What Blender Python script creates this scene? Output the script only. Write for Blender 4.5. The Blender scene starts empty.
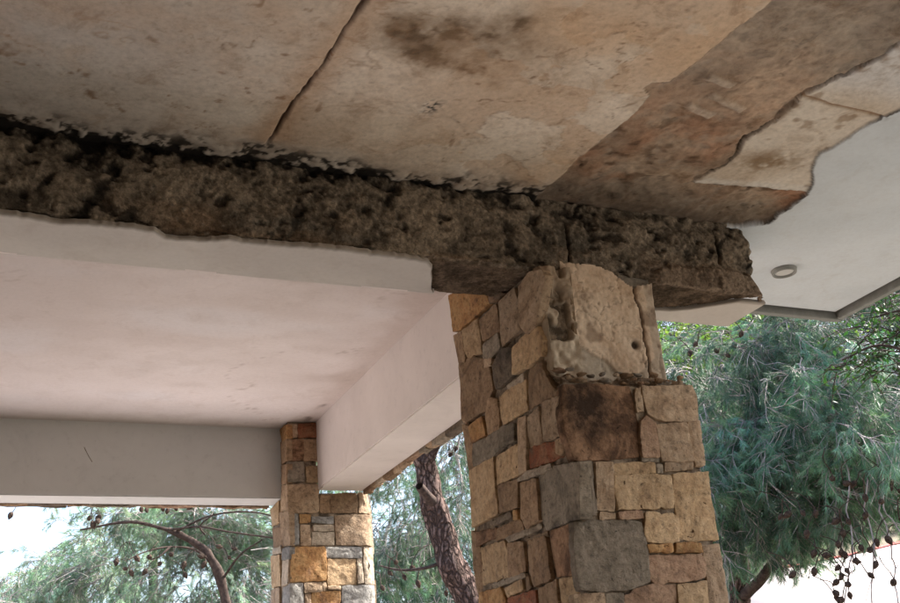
import bpy, bmesh, math, random
import numpy as np
from mathutils import Vector, Matrix
R = math.radians
random.seed(5); rng = np.random.default_rng(5)
S = bpy.context.scene
COL = S.collection

# ------------------------------------------------------------------ camera
cam = bpy.data.cameras.new('camera'); camo = bpy.data.objects.new('camera', cam); COL.objects.link(camo)
cr = Vector((0.91442, -0.39654, -0.08120)); cf = Vector((0.39637, 0.83515, 0.38171)); cr = (cr - cf*cr.dot(cf)/cf.dot(cf)).normalized(); cf.normalize(); cu = cr.cross(cf)
M = Matrix.Identity(4)
for i in range(3):
    M[i][0] = cr[i]; M[i][1] = cu[i]; M[i][2] = -cf[i]
M[0][3], M[1][3], M[2][3] = 0, 0, 1.6
camo.matrix_world = M
cam.sensor_width = 36; cam.lens = 1102.08/900*36; cam.clip_start = .05; cam.clip_end = 2000
S.camera = camo

# ------------------------------------------------------------------ light
SUN_EL, SUN_AZ = 48, 97          # azimuth measured clockwise from +Y
w = bpy.data.worlds.new('World'); S.world = w; w.use_nodes = True
nt = w.node_tree; bg = nt.nodes['Background']
sky = nt.nodes.new('ShaderNodeTexSky'); sky.sky_type = 'NISHITA'; sky.sun_disc = False
sky.sun_elevation = R(SUN_EL); sky.sun_rotation = R(SUN_AZ); sky.dust_density = 4.5; sky.air_density = 1.0
nt.links.new(sky.outputs[0], bg.inputs[0]); bg.inputs[1].default_value = .15
sl = bpy.data.lights.new('sun', 'SUN'); sl.energy = 4.6; sl.angle = R(.5); sl.color = (1, .95, .87)
so = bpy.data.objects.new('sun', sl); COL.objects.link(so)
sd = Vector((math.sin(R(SUN_AZ))*math.cos(R(SUN_EL)), math.cos(R(SUN_AZ))*math.cos(R(SUN_EL)), math.sin(R(SUN_EL))))
so.rotation_euler = sd.to_track_quat('Z', 'Y').to_euler(); so.location = (20, -3, 25)
S.view_settings.view_transform = 'Standard'; S.view_settings.look = 'None'; S.view_settings.gamma = 1
S.view_settings.exposure = 1.92
S.cycles.max_bounces = 8; S.cycles.diffuse_bounces = 5

# ------------------------------------------------------------------ noise (numpy)
def _h(i, j, k, s):
    n = (i*374761393 + j*668265263 + k*2147483647 + s*974634777) & 0xFFFFFFFF
    n = ((n ^ (n >> 13))*1274126177) & 0xFFFFFFFF
    n = ((n ^ (n >> 16))*2246822519) & 0xFFFFFFFF
    return ((n ^ (n >> 15)) & 0xFFFFFF)/float(0xFFFFFF)
def vn(x, y, z=0., s=0):
    x, y, z = np.broadcast_arrays(np.asarray(x, float), y, z)
    i, j, k = [np.floor(a).astype(np.int64) for a in (x, y, z)]
    f, g, h = x-i, y-j, z-k
    f, g, h = [t*t*(3-2*t) for t in (f, g, h)]
    o = 0
    for a in (0, 1):
        for b in (0, 1):
            for c in (0, 1):
                o = o + _h(i+a, j+b, k+c, s)*(f if a else 1-f)*(g if b else 1-g)*(h if c else 1-h)
    return o
def fbm(x, y, z=0., s=0, o=4, g=.5):          # about -1..1
    t = 0; a = 1; n = 0; q = 1
    for i in range(o):
        t = t + a*(vn(x*q+i*7.3, y*q-i*3.1, z*q if not np.isscalar(z) else z, s+i)*2-1); n += a; a *= g; q *= 2.03
    return t/n*1.5
def sm(a, b, x):
    t = np.clip((x-a)/(b-a), 0, 1); return t*t*(3-2*t)
def mix(a, b, t):
    t = np.asarray(t)[..., None]; return np.asarray(a)*(1-t) + np.asarray(b)*t

# ------------------------------------------------------------------ object helpers
def tag(o, label=None, cat=None, group=None, kind=None):
    for k, v in (('label', label), ('category', cat), ('group', group), ('kind', kind)):
        if v: o[k] = v
    return o
def empty(name, loc, **k):
    o = bpy.data.objects.new(name, None); COL.objects.link(o); o.location = loc; o.empty_display_size = .1
    bpy.context.view_layer.update()
    return tag(o, **k)
def link(name, me, mat, parent=None, smooth=True):
    if mat: me.materials.append(mat)
    if smooth: me.polygons.foreach_set('use_smooth', np.ones(len(me.polygons), bool))
    o = bpy.data.objects.new(name, me); COL.objects.link(o)
    if parent:
        o.parent = parent; o.matrix_parent_inverse = Matrix.Translation(parent.location).inverted()
    return o
def npmesh(name, v, f, col=None):
    me = bpy.data.meshes.new(name); v = np.asarray(v, np.float32); f = np.asarray(f, np.int32)
    me.vertices.add(len(v)); me.vertices.foreach_set('co', v.ravel())
    k = f.shape[1]
    me.loops.add(f.size); me.loops.foreach_set('vertex_index', f.ravel())
    me.polygons.add(len(f)); me.polygons.foreach_set('loop_start', np.arange(0, f.size, k, dtype=np.int32))
    me.polygons.foreach_set('loop_total', np.full(len(f), k, np.int32))
    if col is not None:
        c = np.ones((len(v), 4), np.float32); c[:, :3] = np.clip(col, .004, 1)
        a = me.color_attributes.new('tone', 'FLOAT_COLOR', 'POINT'); a.data.foreach_set('color', c.ravel())
    me.update(calc_edges=True)
    return me
def grid(name, V, C, mat, parent=None, mask=None, flip=False):
    ny, nx = V.shape[:2]; idx = np.arange(ny*nx).reshape(ny, nx)
    f = np.stack([idx[:-1, :-1], idx[:-1, 1:], idx[1:, 1:], idx[1:, :-1]], -1)
    if flip: f = f[..., ::-1]
    f = f[mask] if mask is not None else f.reshape(-1, 4)
    used, inv = np.unique(f, return_inverse=True)
    return link(name, npmesh(name, V.reshape(-1, 3)[used], inv.reshape(-1, 4), None if C is None else C.reshape(-1, 3)[used]), mat, parent)
def box(bm, a, b, bev=0):
    m = bmesh.ops.create_cube(bm, size=1)
    for v in m['verts']: v.co = Vector([(a[i]+b[i])/2 + v.co[i]*(b[i]-a[i]) for i in range(3)])
    if bev: bmesh.ops.bevel(bm, geom=list({e for v in m['verts'] for e in v.link_edges}), offset=bev, segments=2, affect='EDGES')
def bobj(name, fn, mat, parent=None, smooth=False):
    bm = bmesh.new(); fn(bm); me = bpy.data.meshes.new(name); bm.to_mesh(me); bm.free()
    return link(name, me, mat, parent, smooth)
def tube(pts, rad, n=7, rough=0., seed=0):
    """vertices and quads of a tapering tube along pts"""
    P = np.asarray(pts, float); rad = np.broadcast_to(rad, len(P)).astype(float)
    T = np.gradient(P, axis=0); T /= np.linalg.norm(T, axis=1)[:, None]+1e-9
    up = np.array([.31, .17, .93]); A = np.cross(T, up); A /= np.linalg.norm(A, axis=1)[:, None]+1e-9; B = np.cross(T, A)
    an = np.linspace(0, 2*np.pi, n, endpoint=False)
    rr = rad[:, None]*np.ones(n)
    V = P[:, None]+rr[..., None]*(np.cos(an)[None, :, None]*A[:, None]+np.sin(an)[None, :, None]*B[:, None])
    if rough:
        q = fbm(V[..., 0]*9, V[..., 1]*9, V[..., 2]*5, seed, 4)
        V = V + (V-P[:, None])*(q[..., None]*rough)
    m = len(P); i = np.arange(m*n).reshape(m, n); j = np.roll(i, -1, 1)
    F = np.stack([i[:-1], j[:-1], j[1:], i[1:]], -1).reshape(-1, 4)
    return V.reshape(-1, 3), F
def spline(pts, k=6):
    P = np.asarray(pts, float); n = len(P); out = []
    Q = np.vstack([2*P[0]-P[1], P, 2*P[-1]-P[-2]])
    for i in range(n-1):
        a, b, c, d = Q[i:i+4]
        for t in np.arange(k)/k:
            out.append(.5*((2*b)+(c-a)*t+(2*a-5*b+4*c-d)*t*t+(3*b-a-3*c+d)*t**3))
    out.append(P[-1]); return np.array(out)
class Acc:
    def __init__(s): s.v = []; s.f = []; s.n = 0
    def add(s, v, f): s.v.append(v); s.f.append(f+s.n); s.n += len(v)
    def get(s): return np.vstack(s.v), np.vstack(s.f)

# ------------------------------------------------------------------ materials
def material(name, build, rough=.9, spec=.2):
    m = bpy.data.materials.new(name); m.use_nodes = True; t = m.node_tree
    b = t.nodes['Principled BSDF']; b.inputs['Roughness'].default_value = rough; b.inputs['Specular IOR Level'].default_value = spec
    build(t, b); return m
def N(t, k, **a):
    n = t.nodes.new(k)
    for x, y in a.items():
        if x in n.inputs: n.inputs[x].default_value = y
        else: setattr(n, x, y)
    return n
def noise(t, scale, detail=6, rough=.6, vec=None, dist=0):
    n = N(t, 'ShaderNodeTexNoise'); n.inputs['Scale'].default_value = scale; n.inputs['Detail'].default_value = detail
    n.inputs['Roughness'].default_value = rough; n.inputs['Distortion'].default_value = dist
    if vec is None: vec = N(t, 'ShaderNodeNewGeometry').outputs['Position']
    t.links.new(vec, n.inputs['Vector']); return n.outputs['Fac']
def ramp(t, fac, stops):
    r = N(t, 'ShaderNodeValToRGB'); e = r.color_ramp.elements
    while len(e) < len(stops): e.new(.5)
    for q, (p, c) in zip(e, stops): q.position = p; q.color = (c[0], c[1], c[2], 1) if not np.isscalar(c) else (c, c, c, 1)
    t.links.new(fac, r.inputs[0]); return r.outputs[0]
def mul(t, a, b, f=1., mode='MULTIPLY'):
    m = N(t, 'ShaderNodeMix', data_type='RGBA', blend_type=mode)
    if np.isscalar(f): m.inputs[0].default_value = f
    else: t.links.new(f, m.inputs[0])
    for s, x in ((6, a), (7, b)):
        if isinstance(x, tuple): m.inputs[s].default_value = (*x, 1)
        else: t.links.new(x, m.inputs[s])
    return m.outputs[2]
def bump(t, b, h, strength, dist=.01):
    n = N(t, 'ShaderNodeBump'); n.inputs['Strength'].default_value = strength; n.inputs['Distance'].default_value = dist
    t.links.new(h, n.inputs['Height'])
    prev = b.inputs['Normal'].links
    if prev: t.links.new(prev[0].from_socket, n.inputs['Normal'])
    t.links.new(n.outputs[0], b.inputs['Normal'])

def toned(fine, amt, bs, bd):
    def f(t, b):
        a = N(t, 'ShaderNodeVertexColor', layer_name='tone').outputs[0]
        g = noise(t, fine, 8, .65)
        c = mul(t, a, ramp(t, g, [(.3, 1-amt), (.5, 1.), (.72, 1+amt*.8)]))
        if amt > .3:
            for sc_v, lo_, hi_ in ((70, .72, 1.25), (170, .75, 1.3)):
                gp = N(t, 'ShaderNodeNewGeometry').outputs['Position']; nz = N(t, 'ShaderNodeTexNoise'); nz.inputs['Scale'].default_value = 40; t.links.new(gp, nz.inputs[0])
                va = N(t, 'ShaderNodeVectorMath', operation='MULTIPLY_ADD'); t.links.new(nz.outputs['Color'], va.inputs[0]); va.inputs[1].default_value = (.02, .02, .02); t.links.new(gp, va.inputs[2])
                v = N(t, 'ShaderNodeTexVoronoi'); v.inputs['Scale'].default_value = sc_v; v.inputs['Randomness'].default_value = 1; t.links.new(va.outputs[0], v.inputs[0])
                c = mul(t, c, ramp(t, v.outputs['Color'], [(.15, lo_), (.55, 1.), (.9, hi_)]), .7); bump(t, b, v.outputs['Distance'], .4, -.006)
        else:
            c = mul(t, c, ramp(t, noise(t, 9, 9, .72, None, .5), [(.32, (.70, .62, .55)), (.47, (1., .98, .96)), (.62, (1.04, 1.04, 1.04))]), min(1, amt*5))
        t.links.new(c, b.inputs['Base Color'])
        bump(t, b, noise(t, fine*.8, 8, .7), bs, bd)
        if amt > .3: bump(t, b, noise(t, 210, 6, .75), .9, .005)
    return f
MT_PLASTER = material('stained_plaster', toned(60, .16, .35, .004))
MT_BAND = material('bare_concrete', toned(40, .28, .5, .006), .95, .1)
MT_SMOOTH = material('soffit_plaster', toned(60, .05, .12, .002))
MT_RAW = material('raw_concrete', toned(70, .50, .9, .018), .95, .1)
def smoothplaster(base, warm):
    def f(t, b):
        g = N(t, 'ShaderNodeNewGeometry').outputs['Position']
        mp = N(t, 'ShaderNodeMapping'); mp.inputs['Scale'].default_value = (.5, 1.6, 1); t.links.new(g, mp.inputs[0])
        a = noise(t, 2.2, 5, .55, mp.outputs[0]); c = ramp(t, a, [(.3, base), (.7, warm)])
        d = ramp(t, noise(t, 26, 6, .7), [(.30, .80), (.42, .97), (.6, 1.)])
        c = mul(t, c, d, .5)
        c = mul(t, c, ramp(t, noise(t, 3.2, 8, .7, None, .8), [(.30, .72), (.42, .94), (.6, 1.)]), .4); t.links.new(c, b.inputs['Base Color']); bump(t, b, noise(t, 5, 3, .5), .35, .012); bump(t, b, noise(t, 140, 4, .6), .25, .002)
    return f
MT_FAR = material('painted_plaster', smoothplaster((.70, .64, .61), (.78, .72, .69)))
MT_GREY = material('grey_plaster', smoothplaster((.58, .59, .575), (.64, .645, .625)))
MT_WHITE = material('white_plaster', smoothplaster((.60, .585, .575), (.66, .64, .63)))
STONE = dict(tan=((.43, .305, .20), (.52, .39, .27), (.27, .185, .12)), ochre=((.48, .33, .19), (.57, .415, .255), (.30, .20, .12)),
    orange=((.43, .23, .095), (.50, .31, .145), (.25, .14, .075)), brown=((.31, .20, .12), (.40, .275, .17), (.18, .125, .082)),
    grey=((.27, .225, .17), (.37, .31, .24), (.14, .115, .09)), dark=((.17, .13, .095), (.23, .18, .13), (.085, .068, .052)),
    mauve=((.37, .235, .155), (.45, .305, .205), (.24, .155, .105)), rust=((.17, .11, .068), (.25, .17, .11), (.07, .042, .025)),
    red=((.38, .13, .065), (.43, .22, .12), (.22, .14, .09)), pale=((.50, .41, .31), (.58, .49, .38), (.33, .26, .19)),
    slate=((.26, .25, .235), (.34, .33, .31), (.17, .16, .145)), layer=((.36, .29, .22), (.46, .38, .295), (.14, .11, .08)))
STAIN = (1.666, 2.64, 2.507)
def stonemat(k):
    a, b2, c2 = STONE[k]
    def f(t, b):
        g = N(t, 'ShaderNodeNewGeometry').outputs['Position']; rnd = N(t, 'ShaderNodeObjectInfo').outputs['Random']
        v = N(t, 'ShaderNodeVectorMath', operation='MULTIPLY_ADD')
        cmb = N(t, 'ShaderNodeCombineXYZ'); [t.links.new(rnd, cmb.inputs[i]) for i in range(3)]
        t.links.new(cmb.outputs[0], v.inputs[0]); v.inputs[1].default_value = (37, 21, 53); t.links.new(g, v.inputs[2]); g = v.outputs[0]
        if k == 'layer':
            mp = N(t, 'ShaderNodeMapping'); mp.inputs['Scale'].default_value = (16, 16, 1); t.links.new(g, mp.inputs[0]); g = mp.outputs[0]
        n1 = noise(t, 9, 9, .68, g, .8)
        c = ramp(t, n1, [(.33, c2), (.45, a), (.56, b2), (.64, a), (.74, c2)] if k != 'rust' else [(.40, c2), (.50, a), (.60, b2), (.72, a)])
        n2 = noise(t, 60, 8, .7, g)
        c = mul(t, c, ramp(t, n2, [(.32, .40), (.46, .92), (.60, 1.1), (.70, 1.45)]), .95)
        spot = ramp(t, noise(t, 34, 4, .6, g, 1.2), [(.27, 1.), (.35, 0.)])
        c = mul(t, c, tuple(q*.5 for q in c2), spot)
        v2 = N(t, 'ShaderNodeMapRange'); v2.inputs['To Min'].default_value = .68; v2.inputs['To Max'].default_value = 1.05; t.links.new(rnd, v2.inputs[0])
        cc = N(t, 'ShaderNodeCombineXYZ'); [t.links.new(v2.outputs[0], cc.inputs[i]) for i in range(3)]
        c = mul(t, c, cc.outputs[0])
        if k == 'rust':          # a dark stain with its own outline on the big top stone
            gg = N(t, 'ShaderNodeNewGeometry').outputs['Position']; ds = N(t, 'ShaderNodeVectorMath', operation='DISTANCE'); t.links.new(gg, ds.inputs[0]); ds.inputs[1].default_value = STAIN
            ad = N(t, 'ShaderNodeMath', operation='MULTIPLY_ADD'); t.links.new(noise(t, 22, 6, .65), ad.inputs[0]); ad.inputs[1].default_value = .26; t.links.new(ds.outputs['Value'], ad.inputs[2])
            c = mul(t, (.035, .018, .009), mul(t, c, (1.9, 1.7, 1.6)), ramp(t, ad.outputs[0], [(.165, 0.), (.25, 1.)]), 'MIX')
        t.links.new(c, b.inputs['Base Color'])
        bump(t, b, noise(t, 18, 7, .65, g), .8, .016); bump(t, b, noise(t, 80, 8, .75, g), .8, .006)
    return material('stone_'+k, f, .88, .25)
SM = {k: stonemat(k) for k in STONE}
def simple(c1, c2, sc, bs=.5, bd=.01, lo=.35, hi=.65):
    def f(t, b):
        t.links.new(ramp(t, noise(t, sc, 8, .65), [(lo, c1), (hi, c2)]), b.inputs['Base Color']); bump(t, b, noise(t, sc*2.3, 8, .7), bs, bd)
    return f
MT_MORTAR = material('mortar', simple((.08, .062, .045), (.34, .27, .20), 22, .9, .01, .40, .60))
MT_CUT = material('mortar_light', simple((.20, .175, .145), (.36, .32, .27), 24, .9, .01))
MT_FLOOR = material('floor_tiles', simple((.085, .078, .07), (.12, .11, .10), 3))
MT_YARD = material('yard_paving', simple((.065, .063, .06), (.10, .097, .092), 3))
MT_GROUND = material('dry_ground', simple((.14, .12, .085), (.22, .19, .14), 1.2))
MT_ROAD = material('pale_concrete', simple((.62, .55, .54), (.72, .65, .64), 1.5, .2))
MT_REDK = material('red_paint', simple((.45, .10, .09), (.6, .22, .2), 12, .2))
MT_WALL = material('house_wall', simple((.30, .25, .20), (.36, .30, .24), 2, .2))
MT_TRIM = material('eave_metal', simple((.20, .21, .20), (.26, .27, .26), 30, .1), .5, .4)
MT_DARK = material('groove_dark', simple((.015, .014, .012), (.03, .028, .025), 30, .1))
MT_WOOD = material('old_wood', simple((.17, .115, .07), (.27, .19, .12), 40, .5))
MT_CONE = material('pine_cone', simple((.022, .014, .011), (.10, .068, .050), 70, .8))
def barkf(t, b):
    g = N(t, 'ShaderNodeNewGeometry').outputs['Position']
    mp = N(t, 'ShaderNodeMapping'); mp.inputs['Scale'].default_value = (1, 1, .45); t.links.new(g, mp.inputs[0])
    v = N(t, 'ShaderNodeTexVoronoi', feature='DISTANCE_TO_EDGE'); v.inputs['Scale'].default_value = 24
    nn = N(t, 'ShaderNodeTexNoise'); nn.inputs['Scale'].default_value = 12; nn.inputs['Detail'].default_value = 5; t.links.new(mp.outputs[0], nn.inputs[0])
    va = N(t, 'ShaderNodeVectorMath', operation='MULTIPLY_ADD'); t.links.new(nn.outputs['Color'], va.inputs[0]); va.inputs[1].default_value = (.12, .12, .12); t.links.new(mp.outputs[0], va.inputs[2])
    t.links.new(va.outputs[0], v.inputs[0])
    c = ramp(t, v.outputs[0], [(.0, (.035, .022, .018)), (.08, (.085, .052, .042)), (.35, (.16, .11, .095))])
    c = mul(t, c, ramp(t, noise(t, 30, 6, .7), [(.33, .25), (.48, 1.), (.58, 1.1), (.66, 2.1)]))
    t.links.new(c, b.inputs['Base Color']); bump(t, b, ramp(t, v.outputs[0], [(0, 0.), (.2, 1.)]), 1., .02)
MT_BARK = material('pine_bark', barkf)
MT_DBARK = material('dark_bark', simple((.03, .02, .017), (.085, .06, .05), 30))
MT_TWIG = material('grey_twig', simple((.27, .24, .235), (.42, .38, .37), 30))
def leafmat(name, tr=.3):
    m = bpy.data.materials.new(name); m.use_nodes = True; t = m.node_tree; b = t.nodes['Principled BSDF']
    a = N(t, 'ShaderNodeVertexColor', layer_name='tone').outputs[0]
    b.inputs['Roughness'].default_value = .5; b.inputs['Specular IOR Level'].default_value = .35
    t.links.new(a, b.inputs['Base Color'])
    tl = N(t, 'ShaderNodeBsdfTranslucent'); t.links.new(mul(t, a, (1.25, 1.3, .7)), tl.inputs[0])
    mx = N(t, 'ShaderNodeMixShader'); mx.inputs[0].default_value = tr
    t.links.new(b.outputs[0], mx.inputs[1]); t.links.new(tl.outputs[0], mx.inputs[2])
    t.links.new(mx.outputs[0], t.nodes['Material Output'].inputs[0]); return m
MT_NEEDLE = leafmat('pine_needles', .22); MT_LEAF = leafmat('green_leaf', .3)

# ------------------------------------------------------------------ terrain
# TERRAIN-BEGIN
def terrain(x, y):
    import numpy as np
    d = x*.66 + y*.75
    t = np.clip((d-6.2)/4.6, 0, 1); a = t*t*(3-2*t)
    q = np.clip((x*.85-y*.35)/3.0, 0, 1); q = q*q*(3-2*q)
    return a*3.0*q + np.clip(d-10.0, 0, 40)*.17*q + np.clip(y-14, 0, 60)*.10*(1-q)
# TERRAIN-END
def ax(*seg):
    return np.unique(np.concatenate([np.linspace(a, b, int(round((b-a)/h))+1) for a, b, h in seg]))
gx = ax((-400, -60, 34), (-60, 60, 1.5), (60, 400, 34)); gy = ax((-400, -30, 37), (-30, 90, 1.5), (90, 400, 31))
X, Y = np.meshgrid(gx, gy); Z = terrain(X, Y)-.02 + np.where(Y > 7, .06, 0)*fbm(X*.5, Y*.5, 0, 3)
grid('ground', np.stack([X, Y, Z], -1), None, MT_GROUND)['kind'] = 'structure'

# ------------------------------------------------------------------ porch floor, house wall, added side wall, roof slab
bobj('floor', lambda bm: box(bm, (-4, -1.6, .0), (3.4, 5.7, .12), .01), MT_FLOOR)['kind'] = 'structure'
def yard(bm): box(bm, (3.4, -12, -.3), (9, 6, .02))
def back_yard(bm): box(bm, (-8, 5.7, -.3), (3.4, 9, .02))
bobj('yard_paving', back_yard, MT_ROAD)['kind'] = 'structure'
bobj('yard_paving', yard, MT_YARD)['kind'] = 'structure'
tag(bobj('house_wall', lambda bm: box(bm, (-4.2, -1.8, 0), (3.3, -1.6, 3.25)), MT_WALL), 'cream rendered house wall behind the porch', 'wall')
tag(bobj('house_wall', lambda bm: box(bm, (-2.9, -1.6, 0), (-2.7, 5.39, 3.245)), MT_WALL), 'unseen cream side wall added to darken the left end of the porch', 'wall')  # unseen wall, added to keep light off the left side
def slab(bm):
    box(bm, (-4.2, -1.8, 3.275), (3.44, 3.36, 3.50)); box(bm, (-4.2, 3.36, 3.275), (1.905, 5.57, 3.50))
bobj('roof_slab', slab, MT_WALL)['kind'] = 'structure'

# ------------------------------------------------------------------ near ceiling: stained plaster, bare band, cream patch, white soffit
cx = ax((-4, -.4, .06), (-.4, 2.72, .0052), (2.72, 3.42, .05)); cy = ax((-1.6, 1.3, .06), (1.3, 2.80, .0052))
X, Y = np.meshgrid(cx, cy)
rag = fbm(X*6, Y*6, 0, 11, 5)*.014 + fbm(X*24, Y*24, 0, 12, 4, .7)*.010
el = np.interp(Y, [1.2, 1.789, 2.05, 2.068, 2.10, 2.12, 2.20, 2.4, 2.688], [1.77, 1.733, 1.705, 1.655, 1.645, 1.672, 1.682, 1.662, 1.646]) + rag*.5
er = np.interp(Y, [1.2, 1.717, 1.81, 1.921, 1.998, 2.06, 2.141, 2.241, 2.368, 2.518], [2.3, 2.204, 2.193, 2.14, 2.109, 2.12, 2.128, 2.106, 2.142, 2.09]) + rag
es = np.interp(Y, [1.2, 1.96, 2.043, 2.175, 2.242, 2.296, 2.38, 2.475, 2.564, 2.70, 2.75, 2.79], [2.47, 2.443, 2.412, 2.407, 2.385, 2.41, 2.48, 2.535, 2.535, 2.54, 2.46, 2.2]) + rag*.8
ey = np.interp(X, [2.0, 2.10, 2.27, 2.53, 2.7], [2.525, 2.520, 2.502, 2.476, 2.47]) + rag*.5       # lower border of the cream patch
wid = .0035
tL = sm(-wid, wid, X-el)                       # 0 plaster, 1 beyond it
inC = sm(-wid, wid, X-er)*sm(-wid, wid, ey-Y)  # cream patch
inS = sm(-wid, wid, X-es)
raw = tL*(1-inC)*(1-inS)
# reliefs
n1 = fbm(X*5, Y*5, 0, 21, 5); n2 = fbm(X*18, Y*18, 0, 22, 5); n3 = fbm(X*55, Y*55, 0, 23, 3)
def seg(x0, y0, x1, y1, wob=.006, sc=9):
    dx, dy = x1-x0, y1-y0; L = math.hypot(dx, dy); t = ((X-x0)*dx+(Y-y0)*dy)/L/L
    d = ((X-x0)*dy-(Y-y0)*dx)/L + wob*fbm(X*sc, Y*sc, 0, 31, 4)
    return np.abs(d), d, t
cd, cs, ct = seg(.820, 1.6, .725, 2.66, .008)
cr_on = sm(-.6, -.5, ct)*sm(1.02, .97, ct)
crack = sm(.0075, .002, cd-.003*n2)*cr_on
def blob(x0, y0, rx, ry, a=0):
    c, s_ = math.cos(a), math.sin(a); u = ((X-x0)*c+(Y-y0)*s_)/rx; v = (-(X-x0)*s_+(Y-y0)*c)/ry
    return np.exp(-(u*u+v*v))
edgeband = sm(2.60, 2.74, Y+.05*n1)*(1-tL)     # rough strip beside the beam
hP = n1*.0035 + n2*.0012 - .004*sm(.0, .03, -cs)*cr_on + edgeband*(n2*.006+n3*.003) + .012*crack
fla = fbm(X*3.6+2, Y*4.4, 0, 47, 6, .55)
flk = sm(.18, .20, fla)+sm(.42, .435, fla); fed = np.maximum(sm(.03, .0, np.abs(fla-.185)), sm(.02, .0, np.abs(fla-.43)))*sm(-.1, .5, fbm(X*9, Y*9, 0, 48, 3))
hP = hP + flk*.0022*sm(.9, 1.3, X)
h = hP*(1-tL)
ridge = np.abs(fbm(X*7+3, Y*7, 0, 41, 4))
rcrack = sm(.02, .0, ridge)*raw*sm(-.1, .5, fbm(X*3, Y*3, 0, 42, 2))
edgeS = np.minimum(np.abs(X-er), .5); cleft = sm(.008, .001, np.abs(X-er+.004))*sm(2.5, 2.4, Y)*sm(-.6, .3, fbm(X*4, Y*4, 0, 44, 3))*sm(1.5, 1.9, Y)
scoop = blob(2.02, 2.12, .10, .06, .6)
h = h + raw*(.009 + n1*.009 + n2*.0055 + n3*.0012 + .006*rcrack + .012*cleft)
pits = sm(.55, .8, fbm(X*22, Y*22, 0, 45, 3))
h = h + inC*(1-inS)*(.003 + n1*.002+n2*.0015)
h = h - inS*.005
dents = sm(.95, 1.1, fbm(X*15, Y*15, 0, 46, 5, .6))*(1-tL)*(1-inS)*sm(.3, 1.2, X)
h = h + dents*.002
# three pale mortar smears left on the bare band
sme = 0
for (a, b_, c_, d_) in [(1.783, 1.997, 1.876, 2.009), (1.851, 2.073, 1.987, 2.114), (1.815, 2.137, 1.923, 2.172)]:
    dd, _, tt = seg(a, b_, c_, d_, .003, 20); sme = sme + sm(.017, .011, dd)*sm(-.05, .0, tt)*sm(1.05, 1., tt)
sme = np.clip(sme, 0, 1)*raw; h = h - sme*.006
VEINS = [([(0.009, 2.369), (0.104, 2.438), (0.188, 2.457), (0.23, 2.514), (0.327, 2.583)], .022, .75), ([(0.484, 2.513), (0.511, 2.608), (0.506, 2.736)], .016, .85), ([(0.507, 2.26), (0.552, 2.187), (0.594, 2.092)], .010, .6), ([(0.334, 2.233), (0.389, 2.253), (0.468, 2.306)], .014, .6),
    ([(0.636, 2.347), (0.799, 2.371), (0.895, 2.368)], .010, .5), ([(1.244, 2.602), (1.241, 2.484), (1.239, 2.373)], .010, .5), ([(1.186, 2.258), (1.314, 2.272), (1.384, 2.225), (1.351, 2.135), (1.291, 2.105)], .012, .8), ([(1.019, 2.009), (1.198, 2.095), (1.346, 2.042), (1.403, 1.934)], .012, .6), ([(1.405, 1.987), (1.462, 2.054), (1.524, 2.074), (1.513, 1.991), (1.451, 1.964)], .008, .8),
    ([(1.63, 2.56), (1.631, 2.317), (1.659, 2.145)], .012, .6), ([(1.427, 2.713), (1.512, 2.468), (1.489, 2.302)], .012, .5), ([(1.504, 1.903), (1.67, 1.875), (1.728, 1.804)], .008, .6)]
# colours (albedo)
cream = mix((.62, .53, .43), (.73, .65, .55), sm(-.6, .6, n1)); cream = mix(cream, (.62, .44, .29), sm(.0, .9, fbm(X*3.1, Y*3.1, 0, 51, 4))*.65)
cream = mix(cream, (.34, .335, .33), sm(1.1, .0, X)*.65)  # grey dirt, with the dimmer left end painted into the albedo
st = np.clip(1.5*blob(1.122, 2.055, .21, .17, .2) + 1.*blob(0.944, 2.054, .10, .06), 0, 1)
stn = fbm(X*9, Y*9, 0, 52, 6, .62); st = sm(.3, 1.5, st+.75*stn)*.95+.10*st
cream = mix(cream, (.21, .135, .075), np.clip(st, 0, 1)*.8); cream = mix(cream, (.10, .06, .03), sm(.75, 1.3, st+.5*fbm(X*30, Y*30, 0, 63, 4))*.7)
vein = sm(.05, .0, np.abs(fbm(X*4.2, Y*6, 0, 53, 5)))*sm(.0, .5, fbm(X*2.2, Y*2.2, 0, 54, 3))
cream = mix(cream, (.26, .16, .09), vein*.45)
cream = mix(cream, (.40, .29, .20), dents*.35)
sm1 = fbm(X*2.4+7, Y*3.2, 0, 58, 6, .6); cream = mix(cream, (.46, .34, .24), sm(.1, .8, sm1)*.45); cream = mix(cream, (.50, .41, .32), sm(.2, .9, fbm(X*11, Y*11, 0, 59, 5, .65))*.4)
fz_ = (sm(.9, 1.3, X)*.8+.2)
cream = mix(cream, (.52, .33, .19), np.clip(flk, 0, 1)*.35*fz_); cream = mix(cream, (.24, .15, .09), fed*fz_*.5)
def pline(px_, w_, wob, s1):
    o = 0
    for (q0, q1) in zip(px_[:-1], px_[1:]):
        dd, _, tt = seg(*q0, *q1, wob, 14); o = np.maximum(o, sm(w_, 0, dd)*sm(-.08, .0, tt)*sm(1.08, 1., tt))
    return o*sm(-.1, .5, fbm(X*34, Y*34, 0, s1, 5, .65))
for pts_, w_, st_ in VEINS: cream = mix(cream, (.20, .125, .07), pline(pts_, w_*.8, .035, int(w_*4000))*st_*1.1)
cream = mix(cream, (.26, .165, .10), sm(.70, .95, fbm(X*38, Y*38, 0, 49, 3))*sm(-.1, .6, fbm(X*4+1, Y*4, 0, 50, 3))*.75)
specks = sm(.95, 1.05, fbm(X*60, Y*60, 0, 55, 2)); cream = mix(cream, (.10, .075, .055), specks*.2)
mk = blob(1.111, 2.346, .022, .03)*sm(.0, .3, fbm(X*150, Y*150, 0, 57, 1)); cream = mix(cream, (.05, .05, .05), np.clip(mk*1.4, 0, 1))
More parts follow.
